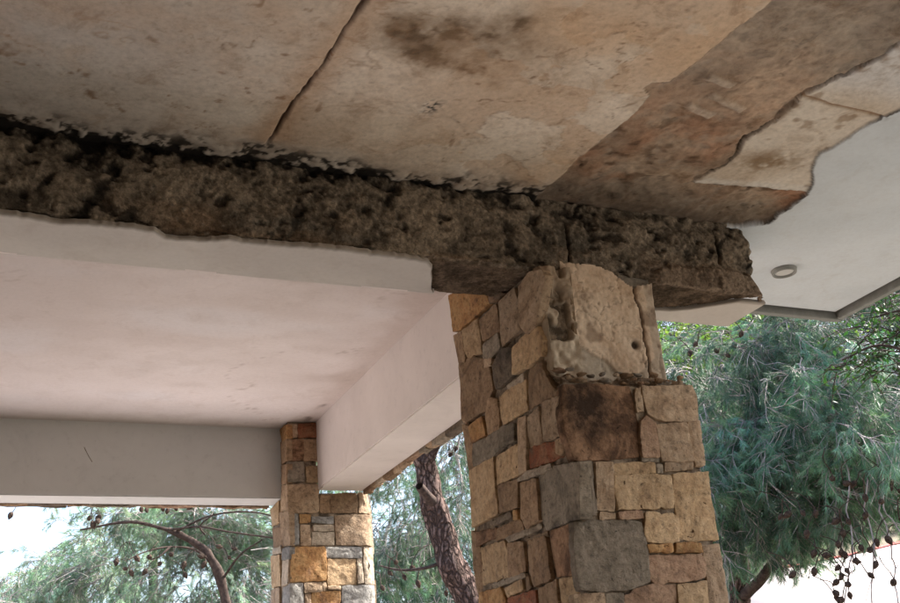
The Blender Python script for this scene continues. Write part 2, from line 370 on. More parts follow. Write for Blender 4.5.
rb = sm(.09, .015, cd)*cr_on; cream = mix(cream, (.42, .24, .12), rb*.45)
cream = mix(cream, (.05, .024, .014), crack*.95)
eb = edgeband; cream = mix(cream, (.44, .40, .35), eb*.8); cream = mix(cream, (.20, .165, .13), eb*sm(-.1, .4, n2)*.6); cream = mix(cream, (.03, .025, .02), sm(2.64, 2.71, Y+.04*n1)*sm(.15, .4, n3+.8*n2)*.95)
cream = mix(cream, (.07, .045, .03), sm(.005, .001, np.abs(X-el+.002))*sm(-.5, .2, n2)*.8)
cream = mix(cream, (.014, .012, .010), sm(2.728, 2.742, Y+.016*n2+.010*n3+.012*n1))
rawc = mix((.27, .195, .14), (.46, .36, .27), sm(-.7, .6, n1+.4*n2))
rawc = mix(rawc, (.34, .17, .10), sm(.0, .8, fbm(X*4, Y*4, 0, 61, 4))*sm(1.9, 2.4, Y)*.8)
rawc = mix(rawc, (.035, .025, .018), np.clip(rcrack+cleft+pits*.5, 0, 1)*.9)
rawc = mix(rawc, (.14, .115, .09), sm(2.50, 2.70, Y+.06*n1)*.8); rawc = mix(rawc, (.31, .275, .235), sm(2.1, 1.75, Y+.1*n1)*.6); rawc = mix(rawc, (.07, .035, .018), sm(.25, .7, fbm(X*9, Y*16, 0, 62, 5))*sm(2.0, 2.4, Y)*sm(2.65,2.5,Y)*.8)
rawc = mix(rawc, (.56, .40, .29), sm(.0, .7, fbm(X*3+Y*9, Y*3-X*3, 0, 64, 5))*.5*sm(1.5, 2.1, Y)*sm(2.6, 2.4, Y)); rawc = mix(rawc, (.60, .53, .45), sme*.45)
rawc = mix(rawc, (.30, .265, .22), sm(.35, .8, n2+.5*n3)*.35)
pc = mix((.56, .48, .39), (.66, .60, .52), sm(-.6, .6, n1)); pc = mix(pc, (.62, .61, .60), sm(2.0, 1.85, Y))
pc = mix(pc, (.22, .14, .07), np.clip(1.2*blob(2.262, 2.342, .11, .06, -.4), 0, 1)*sm(-.7, .3, n2+n3*.5)*.85)
d2, _, t2 = seg(2.100, 2.000, 2.436, 2.019, .005)
cj = sm(.008, .003, d2)*sm(-.02, .0, t2)*sm(1.05, 1., t2); h = h + cj*.006*inC
pc = mix(pc, (.30, .18, .10), cj*.8); pc = mix(pc, (.66, .63, .58), sm(.05, .025, ey-Y)*.8); pc = mix(pc, (.10, .075, .055), sm(.012, .0, ey-Y)*sm(-.2, .3, n3))
pc = mix(pc, (.26, .17, .10), sm(.4, .8, n2)*.6)
sc_ = mix((.59, .645, .69), (.63, .685, .73), sm(-.5, .5, n1)); sc_ = mix(sc_, (.06, .05, .045), sm(.006, .001, np.abs(X-es-.002))*sm(.0, .6, fbm(X*9, Y*9, 0, 71, 3)+.6*sm(2.2, 2.4, Y))*.9)
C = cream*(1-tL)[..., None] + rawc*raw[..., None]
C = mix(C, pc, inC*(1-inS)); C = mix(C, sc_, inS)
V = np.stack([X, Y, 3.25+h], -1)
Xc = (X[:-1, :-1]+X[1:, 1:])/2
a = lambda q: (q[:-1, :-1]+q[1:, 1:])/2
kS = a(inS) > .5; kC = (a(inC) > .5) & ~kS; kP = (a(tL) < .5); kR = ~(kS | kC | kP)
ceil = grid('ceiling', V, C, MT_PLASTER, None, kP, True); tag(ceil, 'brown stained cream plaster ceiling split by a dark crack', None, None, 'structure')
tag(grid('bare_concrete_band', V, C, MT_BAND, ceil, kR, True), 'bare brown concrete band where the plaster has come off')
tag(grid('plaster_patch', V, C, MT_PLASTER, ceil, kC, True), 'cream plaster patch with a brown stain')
sof = grid('soffit', V, C, MT_SMOOTH, None, kS, True); tag(sof, 'smooth white eave soffit', None, None, 'structure')
sx = ax((1.905, 3.42, .05)); sy = ax((2.80, 3.34, .03)); X, Y = np.meshgrid(sx, sy)
grid('soffit_panel', np.stack([X, Y, 3.245+0*X], -1), mix((.59, .645, .69), (.63, .685, .73), sm(-.5, .5, fbm(X*5, Y*5, 0, 21, 5))), MT_SMOOTH, sof, None, True)

# eave edge: groove and grey drip strip
bobj('drip_groove', lambda bm: (box(bm, (3.42, -1.6, 3.262), (3.445, 3.38, 3.272)), box(bm, (1.905, 3.34, 3.2625), (3.42, 3.365, 3.2725))), MT_DARK, sof)
bobj('drip_strip', lambda bm: (box(bm, (3.445, -1.6, 3.222), (3.48, 3.365, 3.50), .003), box(bm, (1.905, 3.365, 3.2225), (3.48, 3.40, 3.499), .003)), MT_TRIM, sof)
# recessed round light in the soffit
lx, ly = 2.878, 3.020
lamp = empty('ceiling_light', (lx, ly, 3.24), label='small round unlit light with a ribbed rim set in the white soffit', cat='ceiling light')
def ring(r0, r1, z0, z1, n=40):
    v = []; f = []
    prof = [(r0, z0), (r0+.003, z1), (r1-.004, z1), (r1, z0)]
    for i in range(n):
        an = 2*math.pi*i/n
        for r_, z_ in prof: v.append((lx+r_*math.cos(an), ly+r_*math.sin(an), z_))
    for i in range(n):
        for j in range(3): f.append((i*4+j, ((i+1) % n)*4+j, ((i+1) % n)*4+j+1, i*4+j+1))
    return npmesh('rim', v, f)
MT_LW = material('lamp_white', simple((.62, .62, .60), (.66, .66, .64), 20, .05), .4, .4)
link('rim', ring(.038, .050, 3.2445, 3.228), MT_TRIM, lamp); link('rim', ring(.022, .031, 3.2385, 3.234), MT_LW, lamp)
def disc(bm):
    q = bmesh.ops.create_cone(bm, cap_ends=True, segments=36, radius1=.036, radius2=.036, depth=.004)
    for v in q['verts']: v.co += Vector((lx, ly, 3.2375))
bobj('lamp_face', disc, MT_GREY, lamp)

# ------------------------------------------------------------------ beam over the damaged pillar
beam = empty('concrete_beam', (1, 2.87, 3), label='near beam with crumbling dark bare concrete along its front, resting on the near stone pillar', cat='beam')
bobj('core', lambda bm: (box(bm, (-4, 2.80, 3.04), (2.49, 2.975, 3.30))), MT_MORTAR, beam)
bx = ax((-4, -.4, .05), (-.4, 2.56, .0048)); bs = ax((-.006, .25, .0048), (.25, .49, .0048))
X, Sg = np.meshgrid(bx, bs)
rc = .022                                        # worn arris
fz = 3.25-np.minimum(Sg, .25); fy = 2.75+np.maximum(Sg-.25, 0)
tc = sm(.20, .30, Sg)
Nn = np.stack([0*X, -np.cos(tc*np.pi/2), -np.sin(tc*np.pi/2)], -1)
cutc = np.exp(-((Sg-.25)/.03)**2)*.010
n1 = fbm(X*7, fz*7, fy*7, 81, 5); n2 = fbm(X*24, fz*24, fy*24, 82, 5); n3 = fbm(X*70, fz*70, fy*70, 83, 3)
lump = sm(-.1, .7, fbm(X*12+3*n1, Sg*10, 0, 84, 4))
strk = fbm(X*20+Sg*12, Sg*7, 0, 85, 5, .6)             # slanting tool marks
pit = sm(.42, .75, fbm(X*19, Sg*26, 0, 86, 4))
topd = sm(.085, .0, Sg+.035*n1)
under = sm(.262, .28, Sg)
n4 = fbm(X*130, fz*130, fy*130, 97, 2)
frontd = n1*.012 + n2*.0050 + n3*.0030 + n4*.0012 + lump*.005 + strk*.004 - pit*.011 - topd*.010 - cutc
board = fbm(X*2, fy*60, 0, 87, 3)
undd = n1*.004 + n2*.0025 + n3*.0015
# layers left standing low on the right
shelf = sm(2.0, 2.1, X)*sm(.175, .205, Sg+.012*n1)*.018
D = frontd*(1-under) + undd*under + shelf*(1-under)
# right end is broken back
endx = 2.535 + .03*fbm(Sg*14, Sg*0+3, 0, 88, 4) - .03*sm(.05, .16, Sg)*sm(.24, .18, Sg)
Xw = np.where(X > 2.2, 2.2 + (X-2.2)*(endx-2.2)/(2.56-2.2), X)
V = np.stack([Xw, fy, fz], -1) + Nn*D[..., None]
lastc = sm(2.50, 2.56, X); V[..., 1] += lastc*.06*(1-under)
bc = mix((.105, .088, .068), (.40, .33, .25), sm(-.8, .9, n1+.6*n2+.6*n3+.3*strk))
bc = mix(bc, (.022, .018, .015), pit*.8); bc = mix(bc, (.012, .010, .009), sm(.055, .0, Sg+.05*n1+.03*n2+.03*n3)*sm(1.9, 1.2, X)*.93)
bc = mix(bc, (.34, .27, .20), sm(.9, 1.8, X)*sm(.10, .2, Sg)*sm(-.4, .5, n1+.5*n2)*.6); bc = mix(bc, (.25, .155, .09), sm(.1, .7, fbm(X*3.3, Sg*8, 0, 89, 4))*sm(.13, .22, Sg)*.65)
bc = mix(bc, (.36, .34, .30), sm(.60, .85, n3)*.5*(1-topd)); bc = mix(bc, (.012, .011, .010), sm(.45, .7, -strk-.4*n2)*.75); bc = mix(bc, (.20, .185, .155), sm(.15, .8, fbm(X*5, Sg*9, 0, 96, 4))*sm(.08, .16, Sg)*.5)
bc = mix(bc, (.30, .22, .16), sm(1.95, 2.1, X)*sm(.165, .2, Sg)*.7)
jt = sm(.008, .002, np.abs(X-1.745+.01*n1))*sm(.05, .10, Sg)*sm(.24, .2, Sg); bc = mix(bc, (.01, .008, .007), jt)
jt2 = sm(.012, .002, np.abs(X-2.36+.01*n1))*sm(.02, .06, Sg)*sm(.17, .15, Sg); bc = mix(bc, (.01, .008, .007), jt2)
V[..., 1] += (jt+jt2)*.02
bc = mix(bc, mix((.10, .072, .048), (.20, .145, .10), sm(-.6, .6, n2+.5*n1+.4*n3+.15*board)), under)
ea = np.where(X < 1.2, .285, np.interp(X, [1.2, 1.3, 2.04, 2.174, 2.316, 2.454, 2.56], [.285, .49, .49, .456, .416, .31, .262]))
mk_ = (Sg < ea); mk_ = mk_[:-1, :-1]
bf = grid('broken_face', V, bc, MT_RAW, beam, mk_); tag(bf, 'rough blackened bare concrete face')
def under_plaster(xs, ye, z, y1=2.985, thick=.016, name='underside_plaster'):
    vv = np.linspace(0, 1, 26)
    X, T_ = np.meshgrid(xs, vv); yy = ye[None, :]+(y1-ye[None, :])*T_
    zz = z + fbm(X*5, yy*5, 0, 91, 3)*.001 + 0*X
    V = np.stack([X, yy, zz], -1)
    lip = V[:1].copy(); lip[..., 2] += thick; lip[..., 1] += .004
    mid = V[:1].copy(); mid[..., 2] += .004; mid[..., 1] -= .002
    V = np.vstack([lip, mid, V])
    n = fbm(V[..., 0]*4, V[..., 1]*4, 0, 92, 4)
    C = mix((.54, .51, .475), (.60, .57, .53), sm(-.6, .6, n)); ed = np.vstack([np.ones((2, len(xs))), sm(.06, .0, T_ - .02)])
    C = mix(C, (.20, .165, .13), ed*.55)
    o = grid(name, V, C, MT_SMOOTH, beam, None, False); return o
xs = ax((-4, -.4, .06), (-.4, 1.36, .005))
ye = np.interp(xs, [-4,.045,.194,.32,.37,.44,.47,.58,.64,.70,.93,1.21,1.25,1.275,1.29,1.31,1.34,1.36], [2.748, 2.742, 2.762, 2.745, 2.742, 2.755, 2.782, 2.778, 2.752, 2.752, 2.742, 2.752, 2.764, 2.792, 2.84, 2.88, 2.955, 2.984]) + .004*fbm(xs*16, xs*0, 0, 93, 4) + .005*fbm(xs*60, xs*0, 0, 95, 3)
under_plaster(xs, ye, 2.986)
xs = ax((2.02, 2.56, .005)); ye = np.interp(xs, [2.02, 2.174, 2.25, 2.316, 2.40, 2.454, 2.56], [2.95, 2.952, 2.94, 2.912, 2.85, 2.815, 2.812]) + .003*fbm(xs*20, xs*0, 0, 94, 4)
o = under_plaster(xs, ye, 2.986, 3.03)
bobj('back_plaster', lambda bm: box(bm, (-4, 2.976, 2.9865), (1.36, 2.986, 3.26)), MT_FAR, beam)
bobj('back_plaster', lambda bm: box(bm, (2.0, 2.976, 2.990), (2.558, 3.029, 3.24)), MT_FAR, beam)

# ------------------------------------------------------------------ far bay
X, Y = np.meshgrid(ax((-4, 1.672, .016)), ax((2.986, 5.392, .016)))
n1 = fbm(X*1.2, Y*2.6, 0, 101, 5); n2 = fbm(X*9, Y*9, 0, 102, 5)
C = mix((.68, .61, .58), (.80, .74, .72), sm(-.6, .6, n1)); C = mix(C, (.80, .79, .81), sm(.1, .8, fbm(X*1.5+4, Y*3, 0, 103, 4))*.5)
hl = sm(.010, .0, np.abs(fbm(X*1.1, Y*1.5, 0, 105, 6)))*sm(-.1, .4, fbm(X*1.4, Y*1.4, 0, 106, 3)); C = mix(C, (.40, .33, .29), hl*.5); C = mix(C, (.56, .49, .45), sm(.1, .8, fbm(X*6, Y*9, 0, 107, 5))*.22); C = mix(C, (.40, .36, .34), sm(1.3, -.4, X)*.6); C = mix(C, (.50, .45, .42), sm(4.4, 3.0, Y)*.45)  # hairlines and blotches; falling light toward left and near side painted in
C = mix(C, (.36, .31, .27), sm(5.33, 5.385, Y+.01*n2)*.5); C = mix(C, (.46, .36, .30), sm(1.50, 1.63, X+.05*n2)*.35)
def seg2(x0, y0, x1, y1):
    dx, dy = x1-x0, y1-y0; L = math.hypot(dx, dy); t = ((X-x0)*dx+(Y-y0)*dy)/L/L
    return np.abs(((X-x0)*dy-(Y-y0)*dx)/L+.02*n2), t
d, t = seg2(1.60, 5.2, 1.62, 4.3); C = mix(C, (.12, .08, .06), sm(.03, .0, d)*sm(1.1, .2, t)*sm(-.1, .0, t)*sm(.0, .4, n2)*.8)
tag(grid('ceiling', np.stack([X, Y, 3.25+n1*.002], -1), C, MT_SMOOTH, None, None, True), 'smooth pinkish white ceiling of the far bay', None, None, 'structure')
bc_ = empty('concrete_beam', (1.79, 4.1, 2.895), label='white plastered beam running back from the near pillar to the far pillar', cat='beam')
bobj('beam_body', lambda bm: box(bm, (1.669, 2.992, 2.895), (1.905, 5.256, 3.274), .006), MT_FAR, bc_)
bb_ = empty('concrete_beam', (0, 5.48, 2.884), label='grey plastered beam across the far opening on the left of the far pillar', cat='beam')
def greyb(bm): box(bm, (-4.1, 5.392, 2.884), (1.531, 5.56, 3.273), .006)
bobj('beam_body', greyb, MT_GREY, bb_)
# small cracks in the grey beam: thin sunk scars
def scar(pts, y, wd):
    P = spline([(x, y, z) for x, z in pts], 4); v, f = tube(P, wd, 5); return v, f
for pts, wd in (([(0.55, 3.122), (0.57, 3.083), (0.59, 3.049)], .003),):
    v, f = scar(pts, 5.3915, wd*.5); link('crack', npmesh('crack', v, f), MT_MORTAR, bb_)

# ------------------------------------------------------------------ stones
def stone_mesh(poly, uv2p, nrm, proud, seed, cen=None, depth=.03, rel=.0035, tilt=.006, curve=0):
    rr = random.Random(seed); P = np.array(poly, float)
    c = P.mean(0)
    area = .5*np.sum(P[:, 0]*np.roll(P[:, 1], -1)-np.roll(P[:, 0], -1)*P[:, 1])
    if area < 0: P = P[::-1]
    # resample the outline
    seglen = np.linalg.norm(np.roll(P, -1, 0)-P, axis=1); per = seglen.sum(); out = []
    n = int(min(64, max(16, per/.009)))
    for i in range(len(P)):
        k = max(1, int(round(n*seglen[i]/per)))
        for j in range(k): out.append(P[i]+(P[(i+1) % len(P)]-P[i])*j/k)
    O = np.array(out); O = .93*O+.035*np.roll(O, 1, 0)+.035*np.roll(O, -1, 0)
    tn = np.roll(O, -1, 0)-np.roll(O, 1, 0); tn /= np.linalg.norm(tn, axis=1)[:, None]+1e-9; nin = np.stack([-tn[:, 1], tn[:, 0]], 1)
    O = O + nin*(-.0026+.0030*fbm(O[:, 0]*60, O[:, 1]*60, 0, seed, 4)+.006*sm(.75, 1.1, fbm(O[:, 0]*30, O[:, 1]*30, 0, seed+9, 2)))[:, None]
    mr = math.sqrt(abs(area)/math.pi)*.8; thin = min(1, mr/.03)
    rings = [(O, -depth), (O, -.0012), (O+nin*.0010*thin, .0), (O+nin*.007*thin, .0004)]
    base = rings[-1][0]; cc = base.mean(0)
    for s in (.8, .55, .28): rings.append((cc+(base-cc)*s, .0012))
    tu, tv = rr.uniform(-1, 1)*tilt/.1, rr.uniform(-1, 1)*tilt/.1
    vs = []
    nv = np.array(nrm, float)
    for k, (q, dz) in enumerate(rings):
        dd = dz + proud + (tu*(q[:, 0]-c[0])+tv*(q[:, 1]-c[1]))*(1 if k else 0)
        if k >= 2: dd = dd + rel*fbm(q[:, 0]*22, q[:, 1]*22, 0, seed+3, 4)*min(1, (k-1)/2) 
        if curve: dd = dd - ((q[:, 0]-curve).clip(0))**2*8
        vs.append(uv2p(q[:, 0], q[:, 1])+nv*dd[:, None])
    m = len(O); V = np.vstack(vs+[(uv2p(np.array([cc[0]]), np.array([cc[1]]))+nv*(proud+.0015))])
    idx = np.arange(len(rings)*m).reshape(len(rings), m); j = np.roll(idx, -1, 1)
    F4 = np.stack([idx[:-1], j[:-1], j[1:], idx[1:]], -1).reshape(-1, 4)
    bm = bmesh.new(); bv = [bm.verts.new(v) for v in V.tolist()]
    for f in F4: bm.faces.new([bv[i] for i in f])
    for i in range(m): bm.faces.new([bv[idx[-1, i]], bv[j[-1, i]], bv[-1]])
    bmesh.ops.recalc_face_normals(bm, faces=bm.faces)
    me = bpy.data.meshes.new('stone'); bm.to_mesh(me); bm.free(); return me
front = lambda y: (lambda u, v: np.stack([u, y+0*u, v], 1))
left = lambda x: (lambda u, v: np.stack([x+0*u, u, v], 1))
def lay(parent, lst, uv2p, nrm, seed, plus=None, **kw):
    for i, (k, poly) in enumerate(lst):
        r = random.Random(seed+i)
        pr = r.uniform(-.005, .003)
        o = link('stone', stone_mesh(poly, uv2p, nrm, pr, seed+i*7, **kw), SM[k], parent); o.data.set_sharp_from_angle(angle=R(38))
def rows(u0, u1, z0, z1, seed):                 # courses outside the photograph's frame
    r = random.Random(seed); out = []; z = z0; kinds = ['tan', 'ochre', 'brown', 'grey', 'orange', 'mauve']
    while z < z1-.03:
        hh = min(r.uniform(.09, .17), z1-z); u = u0
        while u < u1-.02:
            ww = min(r.uniform(.08, .2), u1-u)
            if u1-u-ww < .05: ww = u1-u
            out.append([r.choice(kinds), [[u+.004, z+.004], [u+ww-.004, z+.004], [u+ww-.004, z+hh-.004], [u+.004, z+hh-.004]]]); u += ww
        z += hh
    return out
F1 = [["rust",[[1.5921,2.5736],[1.7188,2.5838],[1.8268,2.5836],[1.8307,2.5243],[1.8352,2.4688],[1.8211,2.3681],[1.717,2.3562],[1.6001,2.3501],[1.581,2.4227],[1.5778,2.494]]],
 ["tan",[[1.8405,2.5812],[1.862,2.5824],[1.8594,2.5069],[1.8376,2.5028]]],
 ["tan",[[1.8698,2.586],[2.0592,2.6031],[2.0672,2.5614],[2.0544,2.4873],[1.9288,2.4776],[1.8984,2.4869],[1.869,2.5012]]],
 ["mauve",[[1.8407,2.4721],[1.8638,2.4916],[1.8941,2.4712],[1.8897,2.37],[1.831,2.3653],[1.828,2.4074]]],
 ["tan",[[1.9004,2.4665],[2.0046,2.477],[2.0053,2.4072],[2.0042,2.358],[1.8968,2.3551],[1.8949,2.4097]]],
 ["tan",[[2.0117,2.476],[2.054,2.4854],[2.0454,2.3468],[2.0142,2.343],[2.0101,2.395]]],
 ["tan",[[1.9049,2.3493],[2.0036,2.3549],[1.9993,2.3335],[1.9004,2.3251]]],
 ["grey",[[1.8284,2.3623],[1.89,2.364],[1.8884,2.3549],[1.827,2.3544]]],
 ["ochre",[[1.7267,2.3417],[1.8723,2.3514],[1.8697,2.3214],[1.7231,2.3111]]],
 ["grey",[[1.8783,2.3456],[1.8973,2.3461],[1.8925,2.3202],[1.8747,2.3186]]],
 ["tan",[[1.6648,2.3431],[1.7205,2.3445],[1.7158,2.2743],[1.7075,2.2065],[1.6542,2.2095],[1.6608,2.2734]]],
 ["layer",[[1.6157,2.3447],[1.6525,2.3486],[1.6509,2.2732],[1.6453,2.1936],[1.6009,2.1905],[1.6084,2.2725]]],
 ["ochre",[[1.7257,2.3065],[1.8812,2.3157],[1.9228,2.3136],[1.9185,2.2541],[1.9132,2.2187],[1.8077,2.2131],[1.72,2.21],[1.7168,2.2513]]],
 ["ochre",[[1.9291,2.3168],[2.0541,2.3256],[2.0504,2.2559],[2.0552,2.1258],[1.9246,2.1232],[1.919,2.1838]]],
 ["tan",[[1.6629,2.2022],[1.7117,2.1997],[1.7094,2.1855],[1.66,2.1836]]],
 ["mauve",[[1.7217,2.1998],[1.7997,2.2061],[1.8,2.1889],[1.7222,2.1828]]],
 ["ochre",[[1.8088,2.2004],[1.9009,2.1982],[1.919,2.1838],[1.9123,2.1204],[1.8853,2.1159],[1.8048,2.1207],[1.8008,2.1547]]],
 ["grey",[[1.5748,2.1737],[1.6366,2.1795],[1.7416,2.18],[1.7942,2.1746],[1.7981,2.1207],[1.7992,2.0703],[1.7917,2.0097],[1.736,1.9916],[1.6256,1.9831],[1.5705,1.9922],[1.565,2.0617]]],
 ["orange",[[1.8028,2.1094],[1.8845,2.1119],[1.8857,2.0893],[1.806,2.0898]]],
 ["orange",[[1.8988,2.1147],[1.982,2.1144],[1.9852,2.0886],[1.8939,2.0892]]],
 ["mauve",[[1.8045,2.0814],[1.8917,2.0779],[1.9791,2.0829],[1.9878,2.0572],[1.9796,2.0177],[1.919,2.0075],[1.8103,2.0028],[1.7959,2.0151]]],
 ["tan",[[1.9978,2.1057],[2.0557,2.1113],[2.0519,2.028],[2.0439,1.9104],[1.9784,1.9123],[1.99,2.0176]]],
 ["ochre",[[1.883,1.9971],[1.9842,2.0064],[1.9819,1.9452],[1.9784,1.9123],[1.8739,1.9153]]],
 ["mauve",[[1.7006,1.9735],[1.7831,1.9989],[1.8762,1.9972],[1.8706,1.9154],[1.6981,1.9203]]],
 ["tan",[[1.5435,1.9769],[1.6342,1.9776],[1.635,1.9221],[1.5391,1.9248]]],
 ["grey",[[1.6445,1.9747],[1.6959,1.9763],[1.6918,1.9205],[1.6381,1.922]]]]
A1 = [["orange",[[3.334,3.1469],[3.27,3.1298],[3.2265,3.1275],[3.0705,3.0425],[3.0591,3.004],[3.2831,2.997],[3.3397,3.0093]]],
 ["brown",[[3.0365,3.0343],[2.9455,2.9928],[2.9962,2.9931],[3.0412,2.9954]]],
 ["ochre",[[3.2709,2.986],[3.1319,2.9783],[3.1342,2.8937],[3.1378,2.8589],[3.2513,2.8757],[3.2704,2.9199]]],
 ["brown",[[3.3498,2.9971],[3.2823,2.9872],[3.2771,2.9224],[3.2769,2.8757],[3.3354,2.8871]]],
 ["brown",[[3.1244,2.9631],[3.0,2.9766],[2.9939,2.9353],[3.0015,2.885],[3.1174,2.8905],[3.1231,2.9259]]],
 ["tan",[[2.9929,2.9797],[2.8633,2.9756],[2.8443,2.9039],[2.85,2.8293],[2.99,2.8251],[2.9992,2.8783],[2.9963,2.9363]]],
 ["tan",[[2.8349,2.9693],[2.7549,2.9864],[2.6832,2.9574],[2.6567,2.9317],[2.6738,2.9058],[2.7256,2.8277],[2.7492,2.7985],[2.8061,2.7955],[2.8428,2.835],[2.8443,2.9039]]],
 ["grey",[[3.1205,2.8766],[3.015,2.8814],[3.0021,2.8267],[3.0755,2.8125],[3.1241,2.83]]],
 ["ochre",[[2.9207,2.7908],[2.8336,2.8005],[2.7442,2.7965],[2.7258,2.7458],[2.7402,2.6999],[2.8349,2.6985],[2.9284,2.7061]]],
 ["dark",[[2.9988,2.8138],[2.9234,2.7946],[2.9317,2.7073],[2.9931,2.7029],[3.0622,2.7004],[3.0637,2.779]]],
 ["tan",[[3.1272,2.8281],[3.0641,2.8055],[3.0744,2.7886],[3.124,2.8002]]],
 ["pale",[[2.9848,2.686],[2.872,2.6867],[2.8709,2.6671],[2.923,2.6682],[2.9809,2.6763]]],
 ["brown",[[3.3361,2.8842],[3.2507,2.8786],[3.1489,2.8389],[3.1045,2.7993],[3.0865,2.7056],[3.1554,2.6584],[3.2966,2.6636],[3.3425,2.6805],[3.3332,2.7932]]],
 ["ochre",[[3.0448,2.6662],[2.9815,2.6737],[2.8602,2.6635],[2.8711,2.5696],[3.0413,2.5725],[3.0503,2.6143]]],
 ["brown",[[3.1281,2.6931],[3.0694,2.6685],[3.0596,2.6285],[3.061,2.5672],[3.1422,2.5713],[3.154,2.6348]]],
 ["brown",[[2.8268,2.6847],[2.7438,2.6851],[2.7304,2.6299],[2.6998,2.583],[2.6541,2.5602],[2.6865,2.5529],[2.7673,2.566],[2.8653,2.5705],[2.8456,2.6531]]],
 ["orange",[[3.2811,2.6382],[3.1849,2.6443],[3.1671,2.5757],[3.2665,2.5782]]],
 ["grey",[[3.2677,2.5728],[3.1561,2.5668],[3.0305,2.5665],[2.962,2.5515],[2.9683,2.4992],[3.0447,2.5045],[3.1092,2.492],[3.2702,2.4984],[3.2754,2.5372]]],
 ["tan",[[2.9337,2.562],[2.879,2.5507],[2.8885,2.4633],[2.9034,2.3865],[2.9482,2.3876],[2.9465,2.4583]]],
 ["tan",[[2.8718,2.5431],[2.7871,2.5513],[2.7917,2.4876],[2.7961,2.4476],[2.8819,2.4536]]],
 ["tan",[[2.7741,2.5603],[2.6582,2.5437],[2.6583,2.5032],[2.6699,2.4366],[2.7157,2.4349],[2.7855,2.4472],[2.782,2.5054]]],
 ["brown",[[3.3327,2.6595],[3.2876,2.6401],[3.2812,2.5736],[3.29,2.5008],[3.3314,2.5]]],
 ["red",[[2.883,2.4487],[2.8179,2.4461],[2.7276,2.4282],[2.7214,2.3914],[2.6901,2.3755],[2.7907,2.3826],[2.8912,2.3911]]],
 ["brown",[[2.708,2.4251],[2.6676,2.426],[2.6676,2.3865],[2.6901,2.3755],[2.7147,2.3896]]],
 ["ochre",[[3.1104,2.4868],[2.9651,2.4876],[2.954,2.4604],[2.959,2.3904],[3.1179,2.3982],[3.1186,2.4503]]],
 ["ochre",[[3.326,2.4928],[3.1216,2.4926],[3.1291,2.4037],[3.1207,2.3421],[3.1207,2.3047],[3.3324,2.3041],[3.3275,2.3901]]],
 ["brown",[[3.1132,2.3916],[2.9733,2.3782],[2.9869,2.2956],[3.1091,2.3021],[3.1103,2.3504]]],
 ["pale",[[2.9679,2.3769],[2.8987,2.3827],[2.7625,2.3701],[2.7563,2.3535],[2.8546,2.3611],[2.9696,2.3695]]],
 ["brown",[[2.9653,2.3632],[2.8571,2.3506],[2.8578,2.2811],[2.8603,2.227],[2.9484,2.2208],[2.9788,2.2578]]],
 ["grey",[[2.8507,2.3551],[2.7546,2.3605],[2.5857,2.3305],[2.606,2.2695],[2.6192,2.1817],[2.8371,2.1926],[2.8568,2.2411]]],
 ["dark",[[3.1915,2.2933],[3.0349,2.2882],[3.0322,2.2746],[3.1704,2.2754]]],
 ["orange",[[3.0226,2.2907],[2.9947,2.287],[2.995,2.2613],[3.029,2.2635]]],
 ["brown",[[3.1495,2.2587],[3.0062,2.2622],[2.9874,2.2453],[2.9817,2.2212],[3.1569,2.2258]]],
 ["rust",[[3.3042,2.2799],[3.1601,2.2663],[3.1658,2.2408],[3.274,2.2383],[3.314,2.2352]]],
 ["pale",[[3.0917,2.2206],[2.873,2.2184],[2.8657,2.2045],[3.072,2.2037]]],
 ["ochre",[[3.2831,2.2265],[3.0991,2.2143],[3.094,2.159],[3.1065,2.1051],[3.3018,2.1117],[3.3081,2.1717]]],
 ["brown",[[3.081,2.2003],[2.979,2.1853],[2.9814,2.1282],[2.9882,2.0997],[3.1014,2.1017]]],
 ["brown",[[2.9514,2.1848],[2.8365,2.174],[2.8337,2.1013],[2.8308,2.051],[2.9459,2.0486],[2.9659,2.1007]]],
 ["rust",[[2.8134,2.1838],[2.6814,2.1775],[2.6773,2.1186],[2.6839,2.0376],[2.8099,2.0545],[2.8206,2.1132]]],
 ["pale",[[3.2345,2.1007],[3.0785,2.1003],[2.9898,2.0926],[2.9862,2.0846],[3.2247,2.0886]]],
 ["ochre",[[3.1434,2.073],[3.0098,2.0787],[3.0058,2.0485],[3.1256,2.0474]]],
 ["brown",[[2.998,2.0816],[2.9757,2.0828],[2.9615,2.0511],[2.9958,2.0444]]],
 ["orange",[[3.3199,2.088],[3.1659,2.0792],[3.1381,2.0443],[3.1346,2.0085],[3.3511,2.0344]]],
 ["red",[[3.1273,2.0401],[2.9225,2.0352],[2.9319,1.9746],[3.1357,2.0037]]],
 ["brown",[[2.9175,2.0344],[2.8025,2.0439],[2.8085,1.98],[2.8045,1.9565],[2.9319,1.9746]]],
 ["ochre",[[2.7925,2.0446],[2.6939,2.0348],[2.6838,2.0015],[2.7308,1.9819],[2.7896,1.9772]]],
 ["brown",[[3.3351,2.2918],[3.3048,2.2773],[3.2927,2.2121],[3.3114,2.0973],[3.3473,2.0816],[3.3548,2.1691]]],
 ["tan",[[2.9767,2.1949],[2.8287,2.1845],[2.8261,2.1743],[2.9678,2.1856]]]]
